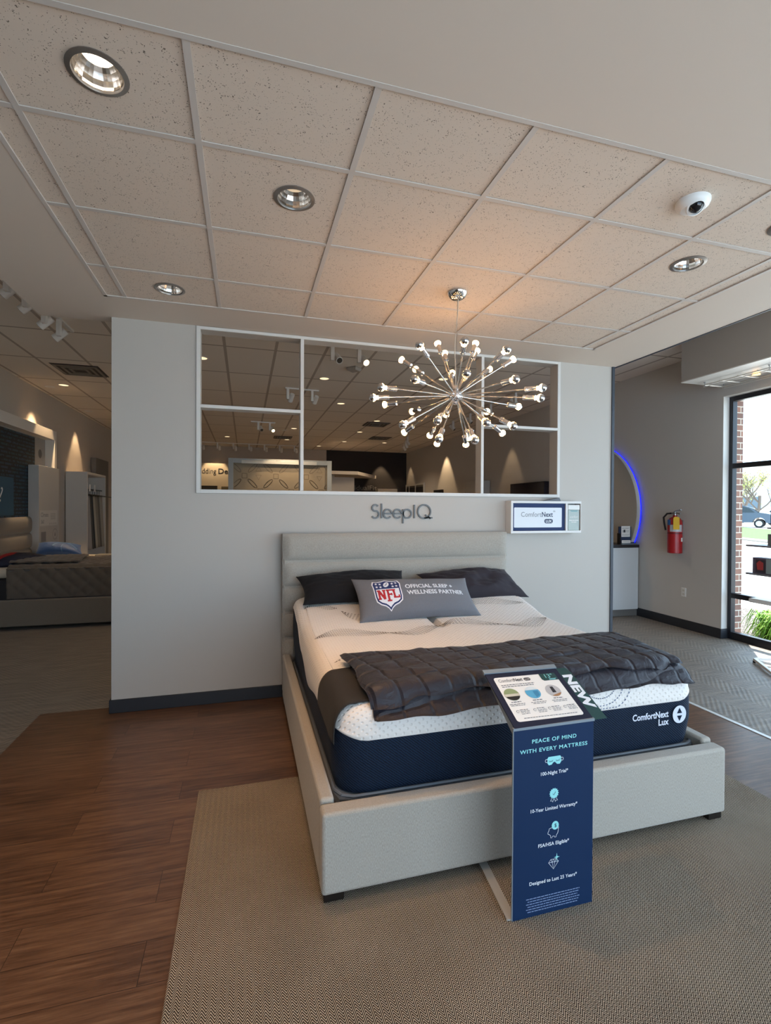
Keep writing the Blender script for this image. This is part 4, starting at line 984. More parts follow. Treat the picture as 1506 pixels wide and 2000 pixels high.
# wire rack with lamp under the bulkhead
wr = thing('hanging_light_grid', 'white wire light grid hung under the bulkhead above the window', 'light fixture', (5.2, -.6, 3.06))
m = MB(); RX0, RX1, RY0, RY1, RZ = 5.13, 5.42, .44, -2.4, 3.028
WIRE = mat('white_wire', 'd9d6cf', .35, metal=.3)
m = MB()
for x in (RX0, RX1): m.tube([(x, RY0, RZ), (x, RY1, RZ)], .006, 6).tube([(x, RY0, RZ-.022), (x, RY1, RZ-.022)], .004, 6)
m.build('rails', WIRE, wr, True)
y = RY0
while y > RY1: MB().tube([(RX0-.01, y, RZ+.004), (RX1+.01, y, RZ+.004)], .007, 6).build('cross_bar', WIRE, wr, True); y -= .215
for y in (RY0-.02, -.32, -1.2, -2.1):
    for x in (RX0, RX1): MB().tube([(x, y, 3.0665-.008), (x, y, RZ-.02)], .004, 6).cyl((x, y, 3.050), (x, y, 3.0572), .010, 10).build('hanger', STEEL, wr, True)
m = MB().lathe([(.012, .03), (.02, .02), (.035, 0), (.04, -.012), (.0001, -.010)], (5.27, -.08, RZ+.012), n=16); m.build('halogen_lamp', mat('amber_lamp', 'ffe9c0', .2, emit='ffb65a', es=2.5), wr, True)
# display stand near the window
ds = thing('window_display_stand', 'white steel display stand with shelves before the right window, cut by the photo edge', 'display stand', (5.0, -.75, 0))
DW = mat('stand_white', 'dddcda', .35); DG = mat('shelf_grey', '77757a', .4)
MB().obox((4.83, -.52, .030), (-.135, -.19, 0), (.013, -.009, 0), (0, 0, .013)).build('base_bar', DW, ds, bevel=.003)
MB().obox((5.185, -.37, .031), (.215, -.035, 0), (.003, .015, 0), (0, 0, .013)).build('base_bar', DW, ds, bevel=.003)
MB().obox((5.04, -.60, .030), (.10, -.20, 0), (.013, .007, 0), (0, 0, .013)).build('base_bar', DW, ds, bevel=.003)
for x, y in ((4.955, -.335), (4.71, -.695)): MB().cyl((x, y, -.002), (x, y, .018), .014, 12).build('foot_pad', BLACK, ds, True)
MB().box(4.97, -1.02, .0125, 5.03, -.94, 1.95).build('post', DW, ds, bevel=.004)
for z, d in ((1.205, .018), (.918, .018)): MB().box(4.90, -1.0, z-d, 5.14, -.272, z).build('shelf', DG, ds, bevel=.002)
MB().box(4.86, -1.1, .625, 5.25, -.335, .668).build('table_shelf', DW, ds, bevel=.010)
MB().box(4.985, -.9, 1.395, 5.015, -.455, 1.69).build('screen', mat('black_screen', '0f0f1a', .15), ds, bevel=.004)
MB().box(4.975, -.92, 1.372, 5.03, -.43, 1.386).build('screen_bracket', BLACK, ds)
b = MB().box(4.93, -.72, 1.2062, 5.08, -.470, 1.322).build('grey_box', mat('grey_carton', '6d6b68', .6), None, bevel=.002); props(b, 'grey carton on the upper shelf of the window stand', 'box')
pbx = thing('picture_box', 'small box with a red and grey picture on the middle shelf of the window stand', 'box', (5.0, -.42, .919))
MB().box(4.935, -.545, .919, 5.05, -.318, 1.078).build('box_body', mat('box_plum', '5d5464', .5), pbx, bevel=.002)
f5 = lambda y, z: Vector((4.9335, y, z))
conform('picture_panel', *poly([(-.54, .925), (-.455, .925), (-.455, 1.072), (-.54, 1.072)]), f5, mat('picture_grey', '8f9a98', .5), pbx)
conform('picture_panel', *poly([(-.452, .93), (-.35, .93), (-.35, 1.06), (-.452, 1.06)]), f5, mat('picture_dark', '3a3238', .5), pbx)
conform('picture_figure', *poly([(-.43, .955), (-.37, .955), (-.36, 1.02), (-.39, 1.05), (-.43, 1.03)]), lambda y, z: Vector((4.9325, y, z)), mat('picture_red', 'b0413f', .5), pbx)
# ------------------------------------------------------------------ left hand bed area
b2 = thing('upholstered_bed', 'taupe upholstered bed in the dim left bay, against the left wall', 'bed', (-2.3, 4.0, 0))
TAUPE = fabric('taupe_linen', '6f6559', '7d7265', 420, .92, .3, .2)
BY0, BY1, BX_0, BX_1 = 3.06, 5.05, -3.30, -1.10
MB().box(BX_0-.03, BY0, .05, BX_0-.10, BY1-.18, 1.385).build('headboard', TAUPE, b2, bevel=.01)
for a, b in zip((.42, .66, .90, 1.14), (.66, .90, 1.14, 1.395)):
    m = MB()
    def g(u, v, a=a, b=b): k = max(0, 1-abs(2*v-1)**3.2)**.6; return (BX_0-.03+.035*k, BY0+(BY1-.18-BY0)*u, a+.002+(b-a-.004)*v)
    m.grid(g, 2, 12); m.add([(BX_0-.03, y, z) for y in (BY1-.18,) for z in (a, b)]+[(BX_0-.09, BY1-.18, b), (BX_0-.09, BY1-.18, a)], [(0, 1, 2, 3)]); m.build('headboard_channel', TAUPE, b2, 50)
MB().box(BX_0, BY0, .045, BX_1, BY0+.075, .375).build('side_rail', TAUPE, b2, bevel=.012)
MB().box(BX_0, BY1-.075, .045, BX_1, BY1, .375).build('side_rail', TAUPE, b2, bevel=.012)
MB().box(BX_1-.07, BY0+.076, .045, BX_1, BY1-.076, .37).build('footboard', TAUPE, b2, bevel=.012)
for x, y in ((BX_0+.06, BY0+.05), (BX_1-.05, BY0+.05), (BX_0+.06, BY1-.05), (BX_1-.05, BY1-.05)): MB().box(x-.035, y-.035, -.002, x+.035, y+.035, .046).build('leg', LEGM, b2)
m2 = thing('mattress', 'x', 'mattress', (-2.2, 4.0, .2)); MB().box(BX_0+.03, BY0+.085, .20, BX_1-.08, BY1-.085, .64).build('side_panel', mat('charcoal_mattress_side', '2a292b', .85), m2, bevel=.03); MB().box(BX_0+.03, BY0+.08, .641, BX_1-.08, BY1-.08, .775).build('top_cover', mat('ivory_mattress', 'c9bfae', .85), m2, bevel=.06, seg=4); props(m2, 'ivory mattress on the dim bed in the left bay, mostly under a quilt', 'mattress')
QT = mat('taupe_quilt', '5f554b', .85, sheen=.2)
q2 = MB()
def q2p(u, v):
    x = -2.94+1.86*u; s = 1.62*v; y0 = BY0+.062
    hang = .40
    if s < hang: y = y0-.012*sin(pi*s/hang)-.004; z = .385+s
    else:
        r = .06; k = (s-hang)
        if k < r*1.57: a = k/r; y = y0+r*(1-cos(a)); z = .785+r*sin(a)-.045
        else: y = y0+r+(k-r*1.57); z = .800
    qx, qy = (x+s)/.17, (x-s)/.17; pf = .018*(abs(sin(pi*qx))*abs(sin(pi*qy)))**.45+.008*noise.noise(Vector((x*4, s*4, 2)))
    if s < hang: return (x, y-pf, z)
    return (x, y-(pf if k < .05 else 0), z+(pf if k >= .05 else 0))
q2.grid(q2p, 120, 100)
qo = q2.build('bed_quilt', QT, None, 'all'); props(qo, 'taupe scallop quilted bedspread hanging over the side of the left bay bed', 'bedspread')
sm = qo.modifiers.new('t', 'SOLIDIFY'); sm.thickness = .008; sm.offset = -1
fo = MB()
def fop(u, v):          # folded back corner
    x = -2.95+.80*u; s = .40+.90*v; y = BY0+.13+.85*v+.1*u*v; 
    q = .014*(abs(sin(pi*(x+s)/.17))*abs(sin(pi*(x-s)/.17)))**.45
    return (x-.15*v+.0, y, .842+.02*sin(pi*v)+q)
fo.grid(fop, 40, 40)
f1 = fo.build('folded_flap', QT, qo, 'all')
sm = f1.modifiers.new('t', 'SOLIDIFY'); sm.thickness = .02; sm.offset = -1
BLUEP = mat('blue_pillow_cloth', '1d4a86', .6, sheen=.2)
bp1, bb1, ppt, PW, PH_ = pillow('throw_pillow', 'blue team throw pillow standing on the dim bed in the left bay', ((-3.20, 4.70, .80), (-2.50, 4.55, .80), (-3.24, 4.95, .97), (-2.62, 4.90, .93)), .11, .08, BLUEP, 3.)
pl_ = lambda e: (lambda x, y: ppt(2*x/PW, 2*y/PH_, 1)+Vector((0, -.5, .8))*e)
conform('pale_swoosh', *joinm([stroke(arc(.10, -.16, .19, .22, 20, 150, 18), .02), stroke(arc(.22, -.12, .16, .2, 60, 190, 18), .008)]), pl_(.004), mat('swoosh_blue', '5f87b5', .6), bp1)
RP = mat('navy_pillow_cloth', '1b2238', .6)
rp1, rb1, rpt, RW_, RHH = pillow('throw_pillow', 'red and navy throw pillow lying at the near side of the left bay bed', ((-3.22, 3.20, .80), (-2.92, 3.22, .80), (-3.22, 3.75, .87), (-2.66, 3.85, .84)), .10, .06, RP, 8.)
conform('red_field', *poly([(-.26, -.26), (-.03, -.24), (.02, -.05), (-.02, .12), (-.10, .22), (-.26, .25)]), lambda x, y: rpt(2*x/RW_, 2*y/RHH, 1)+Vector((0, -.3, .9))*.004, mat('pillow_red', '9c2328', .6), rp1, .05)
cdp = MB().box(-2.35, 4.62, .776, -1.72, 4.86, .790).build('framed_card', mat('card_grey', '8a8478', .5), None, bevel=.002); props(cdp, 'flat framed card lying on the far side of the left bay bed', 'card')
# lit mural box above that bed
mu = thing('framed_mural', 'teal patterned mural in a white surround on the left wall above the dim bed', 'wall display', (-3.4, 4.5, 1.4))
MUW = mat('mural_surround', 'd8d0c6', .5)
MB().box(XL+.001, 3.0, 2.70, -3.24, 5.75, 2.86).box(XL+.001, 5.66, 2.22, -3.24, 5.75, 2.70).build('surround', MUW, mu, bevel=.003)
MB().box(XL+.001, 3.0, .12, -3.385, 5.66, 2.70).build('back_panel', mat('mural_grey_panel', '9b968f', .6), mu)
mm = mat('teal_mural', '16333f', .5); k_ = NT(mm); tc_ = k_.node('ShaderNodeTexCoord'); mp_ = k_.node('ShaderNodeMapping'); mp_.inputs['Rotation'].default_value = (0, pi/2, 0)
sp_ = k_.node('ShaderNodeSeparateXYZ'); k_.link(tc_.outputs['Object'], sp_.inputs[0]); cb_ = k_.node('ShaderNodeCombineXYZ'); k_.link(sp_.outputs[1], cb_.inputs[0]); k_.link(sp_.outputs[2], cb_.inputs[1])
br_ = k_.node('ShaderNodeTexBrick'); k_.link(cb_.outputs[0], br_.inputs['Vector'])
for nm, val in (('Color1', lin('1d4650')), ('Color2', lin('27455f')), ('Mortar', lin('0a1014'))): br_.inputs[nm].default_value = val
br_.inputs['Scale'].default_value = 1; br_.inputs['Brick Width'].default_value = .23; br_.inputs['Row Height'].default_value = .055; br_.inputs['Mortar Size'].default_value = .013
n_ = k_.noise(cb_.outputs[0], 14, 3); mx_ = k_.node('ShaderNodeMixRGB'); k_.link(k_.math('GREATER_THAN', n_, .56), mx_.inputs[0]); k_.link(br_.outputs[0], mx_.inputs[1]); mx_.inputs[2].default_value = lin('0c1620'); k_.link(mx_.outputs[0], k_.b.inputs['Base Color'])
MB().box(-3.386, 3.02, .14, -3.375, 5.20, 2.68).build('mural_picture', mm, mu)
MB().box(-3.3755, 3.02, 1.42, -3.370, 4.42, 1.98).build('mural_text_field', mat('mural_teal_field', '1f5068', .5), mu)
label_text('mural_lettering', 'cool?', .30, lambda x, z: Vector((-3.3695, x, z)), PAPER, mu, shear=.25, at=(3.42, 1.62))
conform('round_mark', *poly(arc(5.44, 2.44, .075, .075, 0, 360, 24)[:-1]), lambda y, z: Vector((-3.384, y, z)), mat('mark_grey', '5d5a57', .6), mu)
# white tower with poster
tw = thing('display_tower', 'white box tower with a printed product poster beside the left bay headboard', 'display tower', (-3.3, 5.3, 0))
TWW = mat('tower_white', 'b9b6b2', .5)
MB().box(-3.37, 4.92, 0, -3.22, 5.80, 2.215).build('tower_body', TWW, tw, bevel=.003)
tf_ = lambda e: (lambda y, z: Vector((-3.2195+e, y, z)))
conform('poster', *poly([(4.95, 1.24), (5.72, 1.24), (5.72, 1.49), (4.95, 1.49)]), tf_(.001), mat('poster_white', 'c8c6c2', .5), tw)
conform('poster', *poly([(4.95, .85), (5.72, .85), (5.72, 1.225), (4.95, 1.225)]), tf_(.001), mat('poster_grey', 'b1adaa', .5), tw)
label_text('poster_lettering', 'Climate', .10, tf_(.002), GREYINK, tw, at=(4.99, 1.385)); label_text('poster_lettering', '360', .09, tf_(.002), GREYINK, tw, at=(4.99, 1.275))
sp = []
for q in range(5): lines(5.40, 5.62, 1.43-q*.022, 1, .01, .006)
for q in range(4): sp.append(stroke(arc(5.37+q*.09, 1.265, .018, .010, 0, 360, 10), .006))
sp.append(stroke(arc(5.60, 1.08, .11, .09, 0, 360, 24), .008)); sp.append(poly([(5.57, 1.05), (5.63, 1.05), (5.60, 1.12)])); sp.append(poly([(5.0, .98), (5.2, .98), (5.2, 1.14), (5.0, 1.14)]))
conform('poster_print', *joinm(sp), tf_(.002), mat('poster_ink', '7c7a7c', .6), tw)
# open cabinet with hanging sheet samples
rk = thing('sample_cabinet', 'tall white open cabinet for fabric samples farther along the left wall', 'cabinet', (-3.2, 7.3, 0))
RX_, RYA, RYB, RZT = -3.03, 6.72, 8.05, 2.235
MB().box(XL+.016, RYA, 0, RX_, RYA+.05, RZT).box(XL+.016, RYB-.05, 0, RX_, RYB, RZT).box(XL+.016, RYA+.05, RZT-.05, RX_, RYB-.05, RZT).box(XL+.016, RYA+.05, 0, XL+.03, RYB-.05, RZT-.05).build('carcass', MUW, rk, bevel=.003)
MB().tube([(-3.10, RYA+.05, 1.90), (-3.10, RYB-.05, 1.90)], .012, 8).build('hanging_rail', BLACK, rk, True)
MB().tube([(-3.04, RYA+.03, 1.80), (-3.00, RYB+.5, 1.76)], .010, 8).build('front_rail', BLACK, rk, True)
CURT = [('a59d97', 'grey sheet sample', .15), ('5d5850', 'dark olive sheet sample', .05), ('3c3a39', 'charcoal sheet sample', .10), ('b5a993', 'cream sheet sample', .13), ('8d8373', 'tan sheet sample', .12), ('6e665c', 'brown sheet sample', .12), ('a69c8c', 'beige sheet sample', .14)]
yy = RYA+.09
for i, (c, nm, wd) in enumerate(CURT):
    wd = wd*1.25; t = thing('hanging_sheet', '%s hanging in the open cabinet by the left wall, number %s from the left' % (nm, ('one', 'two', 'three', 'four', 'five', 'six', 'seven')[i]) if False else '%s hanging in the open sample cabinet by the left wall' % nm, 'fabric sample', (-3.10, yy+wd/2, 1.9), 'sheet samples on the cabinet rail')
    def g(u, v, yy=yy, wd=wd, i=i): return (-3.075+.03*sin(u*7+i)*(.4+v)+.03*v, yy+wd*u*(1+.1*v), 1.78-1.08*v)
    o = MB().grid(g, 16, 10).build('cloth', mat('sample_'+c, c, .85), t, 'all'); s_ = o.modifiers.new('t', 'SOLIDIFY'); s_.thickness = .004
    MB().box(-3.10, yy+.01, 1.77, -3.06, yy+wd-.01, 1.795).tube([(-3.10, yy+wd/2, 1.79), (-3.10, yy+wd/2, 1.888)], .005, 6).build('clip_hanger', BLACK, t)
    yy += wd+.015
for y, nm in ((RYA+.22, 'left'), (RYA+.55, 'right')):
    c = MB().box(-3.06, y, 1.86, -3.055, y+.10, 2.0).build('size_card', PAPER, None); props(c, 'white size card on the cabinet rail, %s one of the pair' % nm, 'card', 'size cards on the cabinet rail')
gp = MB().box(XL+.016, 8.35, 0, XL+.12, 9.4, 2.66).build('leaning_panel', mat('grey_panel', '6f6b68', .6), None, bevel=.003); props(gp, 'tall grey panel at the far end of the left wall, beside the partition edge', 'panel')

# ------------------------------------------------------------------ back of the store, seen through the partition window
pw = thing('pattern_screen', 'big white framed screen with linked chain pattern seen through the partition window', 'screen', (.85, 9.0, 0))
PX0, PX1, PZT, PY = -.477, 2.172, 2.81, 9.0
FRW = mat('screen_frame_white', 'b7bec0', .45)
MB().box(PX0, PY, 0, PX0+.12, PY+.12, PZT).box(PX1-.12, PY, 0, PX1, PY+.12, PZT).box(PX0+.12, PY, PZT-.12, PX1-.12, PY+.12, PZT).build('frame', FRW, pw, bevel=.003)
board_ = MB().box(PX0+.12, PY+.05, .3, PX1-.12, PY+.07, PZT-.12).build('pattern_board', mat('pattern_beige', 'a79a84', .7), pw)
MB().box(PX0+.32, PY-.03, PZT-.13, PX1-.40, PY+.01, PZT-.045).build('light_bar', mat('light_bar_white', 'd6d8d4', .4), pw, bevel=.006)
sp = []; P_ = .79; cx0, cz0 = -.08, 2.37
for i in range(-1, 5):
    for j in (0, 1, 2):
        X = cx0+i*P_+(P_/2 if j % 2 else 0); Z = cz0-j*.395+.0
        for s in (-1, 1):
            sp.append(stroke([(X+s*.06, Z+.06), (X+s*.06, Z-.06)], .012)); sp.append(stroke([(X-.06, Z+s*.06), (X+.06, Z+s*.06)], .012))
            for r in (.055,):
                for s2 in (-1, 1):
                    ux, uz = s*.7071, s2*.7071; mx_, mz_ = X+s*.2, Z+s2*.2; q = []
                    for k in range(25): a = 2*pi*k/24; q.append((mx_+ux*.15*cos(a)-uz*.042*sin(a), mz_+uz*.15*cos(a)+ux*.042*sin(a)))
                    sp.append(stroke(q, .013))
for X in (.27, 1.85):
    for s in (1, -1): sp.append(stroke([(X-.07, 2.44+s*.05-.0), (X+.07, 2.44+s*.05), (X, 2.44+s*.17)], .012, True))
ok = []
for vs, fs in sp:
    if all(PX0+.125 < v.x < PX1-.125 and 1.5 < v.y < PZT-.125 for v in vs): ok.append((vs, fs))
    else:
        keep = [f for f in fs if all(PX0+.125 < vs[i].x < PX1-.125 and 1.4 < vs[i].y < PZT-.125 for i in f)]
        if keep: ok.append((vs, keep))
pat_ = conform('chain_pattern', *joinm(ok), lambda x, z: Vector((x, PY+.0485, z)), mat('pattern_line', '7a6f60', .7), pw)
bb_ = bmesh.new(); bb_.from_mesh(board_.data); nf_ = len(bb_.faces); bb_.from_mesh(pat_.data); bb_.faces.ensure_lookup_table()
for f_ in bb_.faces[nf_:]: f_.material_index = 1
board_.data.materials.append(MATS['pattern_line']); bb_.to_mesh(board_.data); bb_.free(); bpy.data.objects.remove(pat_)
sb = thing('wall_sign_board', 'warm white sign board with thin dark lettering at the far left back wall', 'sign', (-1.2, 12.55, 1.2))
MB().box(-2.6, 12.56, .3, .2, 12.685, 2.96).build('board', mat('board_cream', 'd8cdb8', .6), sb)
label_text('board_lettering', 'Bedding', .24, lambda x, z: Vector((x, 12.555, z)), INK, sb, bold=-.001, at=(-1.60, 2.63), fit=.625); label_text('board_lettering', 'Design', .24, lambda x, z: Vector((x, 12.555, z)), INK, sb, bold=.003, at=(-.908, 2.63), fit=.68)
MB().box(-1.45, 12.54, 1.2, -.92, 12.559, 2.24).build('dark_niche', mat('niche_dark', '2a2726', .6), sb)
MB().box(-.80, 12.54, 1.2, -.3, 12.559, 2.22).build('swatch_panel', mat('swatch_olive', '6d6653', .6), sb)
ks = thing('canopy_kiosk', 'white kiosk with slanted flat canopy in front of the dark back wall', 'kiosk', (2.8, 10.6, 0))
m = MB(); q = [(2.25, 10.45), (3.22, 10.45), (4.25, 12.2), (2.7, 12.2)]
m.prism(q, lambda x, y, z: (x, y, 2.56+z), .10); m.build('canopy', mat('kiosk_white', 'cfc6bb', .5), ks)
MB().box(2.28, 10.50, 0, 3.12, 10.62, 2.475).build('kiosk_panel', mat('kiosk_panel_white', 'bdb8b2', .5), ks)
MB().box(2.45, 10.70, 0, 2.55, 10.80, 2.559).build('canopy_post', mat('kiosk_white', 'cfc6bb', .5), ks)
dl = thing('wall_lettering', 'grey lettering on the dark back wall beneath the kiosk canopy', 'sign', (4.0, 12.66, 2.2))
label_text('lettering', 'IndividualFit', .235, lambda x, z: Vector((x, 12.662, z)), mat('letter_grey', '6d6a68', .5), dl, at=(3.05, 2.18), fit=1.335)
wbx = MB().box(4.35, 12.3, 1.0, 5.05, 12.65, 2.22).build('white_cabinet', mat('far_cabinet_white', 'd6ccbd', .5), None, bevel=.004); props(wbx, 'small white cabinet under the light pool on the dark back wall', 'cabinet')
wf = thing('framed_board', 'white three pane framed board on the far right wall', 'wall board', (5.47, 11.8, 1.9))
MB().box(5.455, 10.75, 1.55, 5.497, 12.6, 1.62).box(5.455, 10.75, 2.32, 5.497, 12.6, 2.38).build('rails', TRIMW, wf)
for y in (10.75, 11.55, 12.2, 12.53): MB().box(5.455, y, 1.62, 5.497, y+.06, 2.32).build('stile', TRIMW, wf)
for a, b in ((10.81, 11.55), (11.61, 12.2), (12.26, 12.53)):
    MB().box(5.47, a, 1.62, 5.495, b, 2.32).build('pane', mat('pane_grey', '7b756e', .5), wf)
    MB().box(5.462, a+.02, 2.08, 5.4695, b-.02, 2.26).build('pane_header', mat('pane_dark', '24242a', .5), wf)
tv2 = MB().box(5.44, 9.2, 1.6, 5.497, 9.85, 2.105).build('small_screen', mat('tv_black', '0d0e14', .2), None, bevel=.004); props(tv2, 'small dark screen on the right wall beyond the middle partition window', 'screen')
lbx = MB().box(5.30, 6.35, .0, 5.483, 7.35, 2.22).build('wall_panel_box', mat('tower_white', 'b9b6b2', .5), None, bevel=.004); props(lbx, 'pale box panel on the right wall seen behind the right window mullion', 'panel')
tv = thing('wall_television', 'wide dark wall television seen through the right end of the partition window', 'television', (5.46, 4.66, 1.7))
MB().box(5.40, 4.03, 1.36, 5.497, 5.29, 2.085).build('housing', BLACK, tv, bevel=.006)
MB().box(5.396, 4.05, 1.38, 5.3995, 5.27, 2.07).build('screen', mat('tv_screen', '10122a', .12), tv)
# track lights
TW_ = mat('track_white', 'd9d5cf', .4); LED = mat('spot_lens_lit', 'fff4e0', .3, emit='ffe0b0', es=6.); LENS = mat('spot_lens_off', '3a332b', .3)
def track(label, a, b, heads, aim, lit=(), drop=.0, group='track lights on the store ceiling'):
    a, b = Vector(a), Vector(b); t = thing('track_light', label, 'track light', a.lerp(b, .5), group)
    d = (b-a).normalized(); n = Vector((-d.y, d.x, 0))
    MB().obox(a.lerp(b, .5)+Vector((0, 0, -.012-drop)), (b-a)/2, n*.018, (0, 0, .011)).build('track_rail', TW_, t)
    for i, s in enumerate(heads):
        p = a.lerp(b, s)+Vector((0, 0, -.024-drop)); ax = Vector(aim).normalized()
        h = MB().obox(p+Vector((0, 0, -.085)), d*.022, n*.022, (0, 0, .084)).build('gear_box', TW_, t, bevel=.003)
        c = p+Vector((0, 0, -.13))+d*.06
        hd = MB().cyl(c-ax*.06, c+ax*.08, .038, 16, .042).tube([p+Vector((0, 0, -.13)), c], .008, 6).build('lamp_head', TW_, t, True)
        MB().cyl(c+ax*.079, c+ax*.083, .034, 16).build('lens', LED if i in lit else LENS, hd, True)
track('white track light with four heads beside the left end of the partition', (-1.97, .40, ZS), (-1.93, 2.15, ZS), (.15, .34, .57, .78), (-.75, .1, -.6))
track('two headed track light nearest behind the partition, upper middle pane', (.80, 1.78, ZS), (1.38, 1.78, ZS), (.25, .82), (.2, -.75, -.6), lit=(1,))
track('two headed track light crossing the left window mullion', (.56, 4.1, ZS), (1.12, 4.15, ZS), (.08, .8), (-.2, .7, -.6))
track('two headed track light low in the lower left pane', (.06, 7.55, ZS), (.60, 7.6, ZS), (.3, .78), (.2, -.75, -.6), lit=(1,))
track('long row of seven spotlights in front of the far back wall', (-1.5, 11.7, ZS), (1.6, 11.8, ZS), (.05, .2, .35, .5, .65, .8, .95), (0, .6, -.8), lit=(4,))
track('track light near the far right corner of the store', (4.2, 8.6, ZS), (4.6, 10.2, ZS), (.1, .5, .9), (.6, .1, -.8))
track('four headed track light along the right wall, behind the chandelier', (4.3, 3.1, ZS), (4.4, 6.2, ZS), (.05, .35, .65, .95), (.6, -.5, -.7), lit=(1,))
# store downlights
G2 = 'downlights in the store ceiling behind the partition'
for i, (x, y, lb) in enumerate([(-.62, 2.8, 'downlight half hidden at the left edge of the upper left pane'), (1.09, 3.35, 'downlight below the nearest two headed track light'), (1.67, 5.05, 'downlight left of the chandelier, second row behind the partition'), (2.80, 6.65, 'downlight between the chandelier and the far vents'),
        (2.79, 8.35, 'downlight just left of the lowest chandelier bulbs'), (2.77, 10.3, 'downlight in front of the dark back wall'), (2.2, 11.6, 'last downlight before the dark back wall edge'), (-.55, 10.3, 'downlight above the far sign board'),
        (1.10, 8.3, 'downlight right of the lower left pane track light'), (1.10, 10.4, 'downlight above the chain patterned screen'), (2.83, 2.85, 'downlight hidden among the chandelier arms'), (3.98, 10.2, 'downlight beside the far right corner track'), (-2.9, 5.0, 'downlight near the left wall, just below the square vent')]):
    t = thing('recessed_downlight', lb, 'ceiling light', (x, y, ZS), G2)
    MB().lathe([(.076, -.001), (.088, -.003), (.072, -.010), (.068, -.006)], (x, y, ZS), n=24).build('trim_ring', TW_, t, True)
    MB().lathe([(.068, -.006), (.05, -.003), (.03, -.0015), (.0001, -.001)], (x, y, ZS), n=24).build('reflector', mat('lit_reflector', 'f1e6d2', .3, emit='ffe2b4', es=.9), t, True)
    if x < -2: continue
    ld = bpy.data.lights.new('lamp_beam', 'SPOT'); ld.energy = 40; ld.color = (1, .74, .48); ld.spot_size = 2.3; ld.spot_blend = .6; ld.shadow_soft_size = .05
    lo = bpy.data.objects.new('lamp_beam', ld); COL.objects.link(lo); lo.location = (x, y, ZS-.03); adopt(lo, t)
# wall washers: real ceiling spots close to the walls
def washer(x, y, lb, e, size=62):
    t = thing('wall_washer', lb, 'ceiling light', (x, y, ZS), 'wall washing downlights')
    MB().lathe([(.07, -.001), (.08, -.003), (.068, -.010), (.064, -.006), (.03, -.002), (.0001, -.0015)], (x, y, ZS), n=20).build('trim_ring', TW_, t, True)
    ld = bpy.data.lights.new('lamp_beam', 'SPOT'); ld.energy = e; ld.color = (1, .70, .40); ld.spot_size = math.radians(size); ld.spot_blend = .35; ld.shadow_soft_size = .03
    lo = bpy.data.objects.new('lamp_beam', ld); COL.objects.link(lo); lo.location = (x, y, ZS-.02); adopt(lo, t)
washer(-3.16, 5.2, 'small wall washer above the teal mural', 140, 62)
washer(-3.18, 7.35, 'small wall washer above the sample cabinet', 80, 56)
washer(4.55, 12.38, 'small wall washer above the white cabinet on the dark wall', 110, 62)
washer(5.2, 9.0, 'small wall washer above the small wall screen', 80, 64)
washer(5.2, 5.4, 'small wall washer above the wall television', 22, 50)
washer(5.2, 12.2, 'small wall washer above the three pane board', 18, 60)
washer(-1.0, 12.3, 'small wall washer above the far sign board', 60, 75)
washer(.9, 8.65, 'small wall washer above the chain patterned screen', 40, 80)
washer(5.0, 3.0, 'small wall washer above the round feature panel', 20, 80)
# vents and ceiling devices
def vent(x, y, s, lb):
    t = thing('ceiling_vent', lb, 'vent', (x, y, ZS), None); vm = mat('vent_dark', '3c352f', .6); vl = mat('vent_metal', '7d746a', .5)
    MB().box(x-s, y-s, ZS-.006, x+s, y+s, ZS-.001).build('face_plate', vm, t)
    for k in (.92, .66, .40):
        m = MB(); a = s*k; b = a-.035
        m.box(x-a, y-a, ZS-.02, x+a, y-b, ZS-.012).box(x-a, y+b, ZS-.02, x+a, y+a, ZS-.012).box(x-a, y-b, ZS-.02, x-b, y+b, ZS-.012).box(x+b, y-b, ZS-.02, x+a, y+b, ZS-.012); m.build('diffuser_ring', vl, t)
vent(-2.36, 3.95, .30, 'square ceiling vent left of the partition, above the dim bed')
vent(2.9, 7.1, .28, 'dark slot ceiling vent behind the lower chandelier bulbs')
vent(3.6, 9.3, .28, 'dark ceiling vent nearest the dark back wall')
vent(.95, 10.0, .25, 'faint ceiling vent above the chain patterned screen')
sd_ = MB().lathe([(.10, -.001), (.11, -.02), (.09, -.05), (.0001, -.055)], (1.40, 2.66, ZS), n=4).build('ceiling_sensor', mat('sensor_grey', 'a59c92', .5), None); props(sd_, 'square grey ceiling sensor below the nearest two headed track light', 'sensor')

# ------------------------------------------------------------------ outside
GZ = -.10
CONC = mat('pale_concrete', 'c9c5bd', .9, bump=(30, .2, .004)); 
struct(MB().box(5.94, -30, GZ-.1, 90, 80, GZ).build('ground', CONC))
mu_ = MB().add([(5.95, -6, GZ+.03), (7.9, -6, GZ+.03), (7.9, 2.1, GZ+.03), (5.95, 2.1, GZ+.03)], [(0, 1, 2, 3)])
MUL = mat('mulch', '4a4440', .95); k_ = NT(MUL); v_ = k_.coord(); n_ = k_.noise(v_, 40, 4, .7); k_.link(k_.ramp(n_, [(.35, '2a2624'), (.5, '6b645e'), (.62, 'a39b92')]), k_.b.inputs['Base Color']); k_.bump(n_, 1., .03)
mo = MB().box(5.95, -7, GZ-.02, 7.9, 2.3, GZ+.03).build('mulch_bed', MUL, None); props(mo, 'dark wood mulch bed just outside the right window', 'mulch', kind='stuff')
GRS = mat('lawn_grass', '3f7420', .9); k_ = NT(GRS); n_ = k_.noise(k_.coord(), 3, 5, .7); k_.link(k_.ramp(n_, [(.3, '2f5a16'), (.7, '4a7c24')]), k_.b.inputs['Base Color'])
gmesh = MB()
A_, B_ = Vector((26.6, 17.2, 0)), Vector((24.4, 12.5, 0)); dA = (B_-A_).normalized()
p0 = A_-dA*40; p1 = B_+dA*60; off = Vector((16.0, 11.0, 0))
